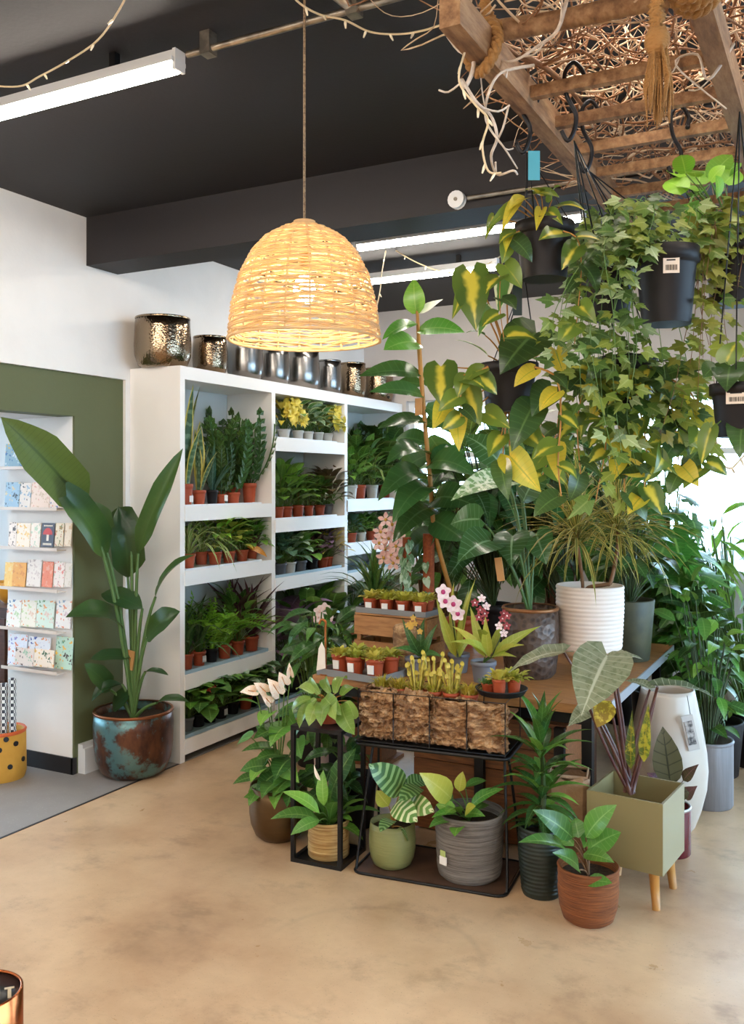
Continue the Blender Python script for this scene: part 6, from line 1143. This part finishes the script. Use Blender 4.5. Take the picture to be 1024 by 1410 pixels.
# hanging plants
G['bra'] = leafmat('leaf_brasil', '3f5a26', '647a30', None, veg='centre', vegc='d0c048', rough=.3); G['brad'] = leafmat('leaf_brasil_dark', '223c24', '345430', '7a9a58', rough=.28, vs=.2); G['bray'] = leafmat('leaf_brasil_yellow', 'b8b03a', 'd0b840', '8a9a38', rough=.35, veg='centre', vegc='dcc03c')
HB = [leafmesh('heart', G['bra'], .10, .14), leafmesh('heart', G['brad'], .12, .14), leafmesh('heart', G['bray'], .12, .14), leafmesh('heart', G['bra'], .16, .2)]
def hanger(root, r, h, top, m=m_hook, n=3):
    for k in range(n): q = k*2*PI/n+.5; part(root, 'hanger_wire', MB().tube([(r*.97*math.cos(q), r*.97*math.sin(q), h*.95), top], .0018, 4), m)
def hpot(name, lb, px, ybase, t_, rp, h, kind='nursery', m=m_blackp):
    p = at(px, ybase, t_); root, z0 = potted(name, lb, p, kind, rp*t_/F, h, m, n=28); return root, z0, p
def vine(root, pts, mes, n, L, W, sm, r=.002, side=.7, out=.25, hang=.9):
    s = smooth(pts, 5); part(root, 'vine', MB().tube(s, [r*(1-.5*i/len(s)) for i in range(len(s))], 5), sm)
    for k in range(n):
        u = (k+.6)/n*(len(s)-1); i = int(u); b = s[min(i, len(s)-1)]; sg = 1 if k % 2 else -1; d = (RT*sg*side*R.uniform(.3, 1.2)-UP*hang*R.uniform(.3, 1.1)+CAMD*out*R.uniform(0, 1.6)+V((0, 0, R.uniform(-.1, .4)))).normalized(); l = L*R.uniform(.65, 1.15); st_ = b+d*l*.25
        leaf(root, mes[R.randrange(len(mes))], b+d*l*.12, b+d*l*1.1, W*l/L, CAMD*.8+UP*R.uniform(.2, .9)+RT*R.uniform(-.5, .5))
def barcode(root, w, h, z, r, q):
    d = V((math.cos(q), math.sin(q), 0)); s = V((-d.y, d.x, 0)); o = d*(r+.001); mb = MB()
    def quad(a, b, z0, z1, off): return MB().add([o+d*off+s*a+V((0, 0, z0)), o+d*off+s*b+V((0, 0, z0)), o+d*off+s*b+V((0, 0, z1)), o+d*off+s*a+V((0, 0, z1)), o*.96+s*a+V((0, 0, z0)), o*.96+s*b+V((0, 0, z0)), o*.96+s*b+V((0, 0, z1)), o*.96+s*a+V((0, 0, z1))], [(0, 1, 2, 3), (3, 2, 6, 7), (0, 4, 5, 1), (0, 3, 7, 4), (1, 5, 6, 2)])
    lab = part(root, 'price_label', quad(-w, w, z-h, z+h, 0), mat('label_cream', 'e8d8c8', .6)); bb = MB(); x = -w*.7
    while x < w*.7:
        ww = R.choice((.0008, .0014, .002)); k = quad(x, x+ww, z-h*.7, z-h*.1, .0008); bb.add(k.v, k.f); x += ww+R.choice((.001, .0016))
    part(lab, 'barcode', bb, m_black); k = quad(-w*.6, w*.5, z+h*.35, z+h*.5, .0008); part(lab, 'print_line', k, m_black)
def facing(p): d = EYE-p; return math.atan2(d.y, d.x)
# small hanging pot under the hook
hp, z0, p = hpot('hanging_philodendron', 'philodendron in a small black pot hung from the ladder rail hook', 749, 385, 2.28, 41, .138); r_ = 41*2.28/F
hanger(hp, r_, .138, hA-p); lo = p
part(hp, 'care_tag', MB().box((-.014, -.001, -.035), (.014, .001, .035), T(*(at(735, 228, 2.2)-lo)) @ RZ(TH)), mat('turquoise_tag', '3f9ab0', .4))
P2 = lambda x, y, d=0: at(x, y, 2.25+d)
hero(hp, [(HB[i], P2(bx, by), P2(tx, ty, -.06), wd*2.25/F, V(nh)) for i, bx, by, tx, ty, wd, nh in ((0, 735, 268, 770, 272, 24, (0, -.6, .8)), (2, 722, 275, 700, 290, 22, (.2, -.8, .5)), (2, 712, 280, 690, 320, 18, (.3, -.9, .3)), (0, 705, 285, 668, 318, 16, (.5, -.8, .2)), (0, 770, 285, 805, 290, 18, (0, -.5, .9)), (2, 745, 290, 738, 318, 16, (.3, -.9, .3)), (0, 755, 292, 775, 310, 18, (0, -.8, .6)), (2, 700, 320, 696, 348, 18, (.3, -.9, .3)), (0, 745, 270, 722, 262, 20, (0, -.5, .9)), (3, 760, 275, 772, 256, 18, (0, -.8, .6)), (0, 680, 300, 668, 330, 14, (.4, -.9, .2)))], m_ystem, (0, 0, z0), .002)
for pts in ([(715, 318), (700, 330), (690, 370), (688, 420), (694, 470)], [(775, 318), (795, 330), (800, 370), (795, 430), (790, 480)]): vine(hp, [P2(x, y, -.03)-lo for x, y in pts], [HB[0], HB[1], HB[3]], 8, .075, .055, m_ystem)
# lower hanging pot with the big heart leaves
hb, z0, p = hpot('hanging_philodendron', 'philodendron with large yellow striped heart leaves in the lower black pot', 700, 568, 2.42, 41, .128); lo = p; r_ = 41*2.42/F
hanger(hb, r_, .128, at(722, 380, 2.36)-p); part(hb, 'strap', MB().box((-.012, -.0015, -.06), (.012, .0015, .06), T(*(at(712, 402, 2.35)-lo)) @ RZ(TH)), mat('dark_teal_strap', '1c3436', .5))
part(hb, 'strap_cord', MB().tube([at(722, 380, 2.36)-lo, at(725, 210, 2.34)-lo], .002, 4), m_hook)
P3 = lambda x, y, d=0: at(x, y, 2.36+d); B4 = leafmesh('heart', G['bra'], .08, .12, 0, 4); D4 = leafmesh('heart', G['brad'], .12, .16, 0, 4); Y4 = leafmesh('heart', G['bray'], .12, .16, 0, 4); W4 = leafmesh('lance', G['cream'], .08, .2)
hero(hb, [(me, P3(bx, by), P3(tx, ty, -.05), wd*2.36/F, V(nh)) for me, bx, by, tx, ty, wd, nh in ((B4, 648, 376, 655, 456, 52, (.3, -1, .1)), (B4, 607, 505, 608, 560, 48, (.3, -1, .2)), (D4, 738, 458, 688, 516, 70, (.3, -.9, .5)), (B4, 642, 530, 662, 588, 36, (.2, -1, .2)), (Y4, 612, 557, 595, 592, 28, (.5, -.9, .1)), (Y4, 630, 572, 632, 622, 28, (.3, -1, .1)), (D4, 733, 560, 704, 622, 48, (.3, -1, .2)), (D4, 760, 535, 732, 574, 46, (.2, -1, .3)), (Y4, 702, 628, 745, 678, 42, (.2, -1, .1)), (B4, 668, 568, 702, 590, 32, (.1, -.9, .4)), (Y4, 766, 482, 777, 520, 30, (0, -.9, .4)), (Y4, 766, 616, 768, 662, 28, (.2, -1, .1)), (W4, 696, 376, 685, 432, 26, (.4, -.9, .1)), (W4, 672, 418, 658, 464, 24, (.4, -.9, .1)), (B4, 690, 600, 672, 630, 30, (.2, -.9, .3)), (W4, 672, 490, 625, 468, 16, (0, -.5, .9)), (B4, 712, 495, 745, 470, 30, (0, -.7, .7)), (leafmesh('lance', G['mid'], .1, .2), 668, 462, 640, 459, 12, (0, -.5, 1)), (B4, 722, 590, 748, 620, 34, (0, -.9, .4)), (D4, 690, 640, 700, 690, 30, (.2, -1, .1)), (B4, 640, 395, 622, 440, 20, (.5, -.9, .1)))], m_ystem, (0, 0, z0), .0026)
for pts in ([(672, 505), (650, 515), (636, 520), (634, 560), (636, 575)], [(735, 505), (765, 520), (772, 570), (768, 640), (775, 700)]): vine(hb, [P3(x, y, -.06)-lo for x, y in pts], HB, 7, .075, .058, m_ystem, .0032)
# ivy pots
G['ivy'] = leafmat('leaf_ivy', '4a6a2c', '86903c', 'b8bc74', vs=.15); G['ivyp'] = leafmat('leaf_ivy_pale', '7a9060', '9cae78', 'd0d8b0', vs=.25); G['ivyo'] = leafmat('leaf_ivy_olive', '5f6424', '7c7830', '9a9048', vs=.15); G['ivyd'] = leafmat('leaf_ivy_dark', '2a4422', '40602c', '7a9058', vs=.2)
IV = [leafmesh('ivy', G['ivy'], .12, .1), leafmesh('ivy', G['ivy'], .25, .2), leafmesh('ivy', G['ivyp'], .12, .1), leafmesh('ivy', G['ivyd'], .15, .1)]; IO = [leafmesh('ivy', G['ivyo'], .15, .1), leafmesh('ivy', G['ivy'], .15, .1), leafmesh('ivy', G['ivyo'], .25, .15)]
iv, z0, p = hpot('hanging_ivy', 'variegated ivy spilling from a black pot with a barcode label', 917, 447, 2.30, 44, .188); lo = p; r_ = 44*2.30/F
hanger(iv, r_, .188, hC-p); barcode(iv, .019, .022, .135, r_*.92, facing(p)+.16)
P5 = lambda x, y, d=0: at(x, y, 2.26+d)
def iv_vines(root, lo, starts, mes, n, L, dep, t0=2.26):
    for (x0, y0, x1, y1, x2, y2) in starts:
        j = lambda a: a+R.uniform(-9, 9); d = R.uniform(-dep, dep)
        vine(root, [at(x0, y0, t0+.04)-lo, at(j((x0+x1)/2), min(y0, y1)-R.uniform(8, 22), t0+.01+d)-lo, at(j(x1), j(y1), t0-.01+d)-lo, at(j((x1+x2)/2), (y1+y2)/2, t0-.01+d)-lo, at(j(x2), j(y2), t0+.01+d)-lo], mes, n, L, L*.95, m_brown if mes is IO else m_stem, .0014, .8, .4, .5)
iv_vines(iv, lo, [(890, 350, 840, 340, 850, 520), (885, 352, 815, 350, 790, 480), (888, 350, 860, 330, 862, 470), (884, 350, 800, 400, 800, 560), (884, 352, 825, 380, 832, 600), (888, 352, 770, 420, 765, 510), (886, 350, 845, 420, 850, 640), (886, 350, 870, 400, 868, 560), (890, 345, 835, 300, 790, 400), (895, 345, 880, 300, 850, 380), (884, 350, 810, 430, 845, 660), (886, 350, 780, 440, 820, 560), (884, 352, 860, 370, 815, 520)], IV, 17, .052, .07)
iv_vines(iv, lo, [(900, 345, 895, 300, 885, 345), (920, 340, 920, 300, 935, 335), (905, 340, 880, 290, 862, 340), (940, 345, 955, 300, 950, 340), (910, 345, 850, 290, 830, 340)], IV, 11, .048, .05)
iv2, z0, p = hpot('hanging_ivy', 'olive toned ivy hanging in a black pot beside the tassel rail', 1010, 420, 2.42, 42, .17); lo = p; hanger(iv2, 42*2.42/F, .17, hD-p)
iv_vines(iv2, lo, [(985, 330, 970, 340, 965, 500), (980, 330, 975, 330, 955, 560), (985, 330, 990, 300, 1000, 420), (980, 330, 965, 370, 975, 470), (990, 330, 1000, 360, 1005, 520), (985, 335, 960, 310, 965, 420), (990, 335, 985, 380, 985, 540), (1000, 330, 1020, 330, 1022, 500), (985, 330, 960, 420, 930, 560), (990, 330, 950, 480, 915, 600), (1000, 330, 985, 300, 975, 380), (1005, 320, 1015, 280, 1018, 360)], IO, 18, .054, .07, 2.36)
cloud(iv2, [leafmesh('round', G['bright'], .1, .1), leafmesh('round', G['fresh'], .1, .1)], 16, at(965, 255, 2.4)-lo, (.09, .06, .07), .075, .065, -.2, src=(0, 0, z0), sm=m_stem, sr=.002)
iv3, z0, p = hpot('hanging_ivy', 'bushy ivy in a black pot tucked behind the barcode ivy pot', 835, 440, 2.52, 40, .16); lo = p; hanger(iv3, 40*2.52/F, .16, hE-p)
iv_vines(iv3, lo, [(815, 345, 800, 340, 790, 460), (820, 345, 780, 380, 770, 540), (825, 345, 810, 420, 815, 600), (835, 345, 840, 420, 850, 580), (845, 345, 870, 440, 890, 600), (850, 345, 900, 460, 930, 600), (845, 345, 880, 480, 905, 660), (830, 345, 790, 480, 800, 640), (840, 345, 860, 500, 870, 650), (850, 345, 940, 480, 960, 600), (830, 340, 830, 310, 815, 380), (845, 340, 870, 300, 880, 380), (850, 345, 920, 520, 950, 640), (835, 345, 830, 480, 830, 640)], IV, 20, .056, .08, 2.5)
# a third philodendron hidden among the ivy
h3, z0, p = hpot('hanging_philodendron', 'philodendron hidden among the ivy with long yellowing trails', 862, 560, 2.62, 42, .14); lo = p; hanger(h3, 42*2.62/F, .14, hE-p)
P6 = lambda x, y, d=0: at(x, y, 2.5+d)
for pts in ([(835, 505), (810, 520), (795, 580), (800, 660)], [(840, 505), (825, 540), (835, 600), (820, 690)], [(870, 510), (880, 560), (890, 620), (885, 690)], [(885, 508), (915, 530), (930, 590), (935, 660)], [(890, 508), (950, 540), (965, 600), (970, 650)], [(850, 510), (850, 570), (858, 640), (860, 690)], [(840, 505), (780, 530), (765, 600), (745, 660)], [(895, 505), (930, 560), (915, 610), (900, 640)]): vine(h3, [P6(x, y)-lo for x, y in pts], [HB[0], HB[2], HB[1], HB[3], IV[0]], 11, .085, .062, m_ystem, .003)
cloud(h3, [HB[1], leafmesh('ovate', G['dark'], .1, .1), HB[0]], 40, at(850, 540, 2.6)-lo, (.2, .1, .16), .09, .065, .6, src=(0, 0, z0), sm=m_dstem, sr=.002)
hd, z0, p = hpot('hanging_philodendron', 'black hanging pot with a barcode label by the bright window', 1018, 602, 2.25, 40, .13); lo = p; r_ = 40*2.25/F
hanger(hd, r_, .13, V((0, 0, LZ-p.z-.04))); barcode(hd, .024, .018, .095, r_*.93, facing(p)-.1)
P7 = lambda x, y, d=0: at(x, y, 2.22+d)
hero(hd, [(D4, P7(1005, 505), P7(1000, 540, -.05), 46*2.2/F, V((0, -1, .3))), (D4, P7(1022, 580), P7(1018, 632, -.05), 40*2.2/F, V((0, -1, .2))), (B4, P7(1030, 510), P7(1045, 545, -.05), 36*2.2/F, V((0, -1, .3))), (B4, P7(978, 590), P7(965, 640, 0), 26*2.2/F, V((0, -1, .2))), (D4, P7(985, 505), P7(968, 520, 0), 34*2.2/F, V((0, -.8, .6))), (B4, P7(1000, 498), P7(1016, 470, .05), 34*2.2/F, V((0, -.9, .3)))], m_stem, (0, 0, z0), .0022)
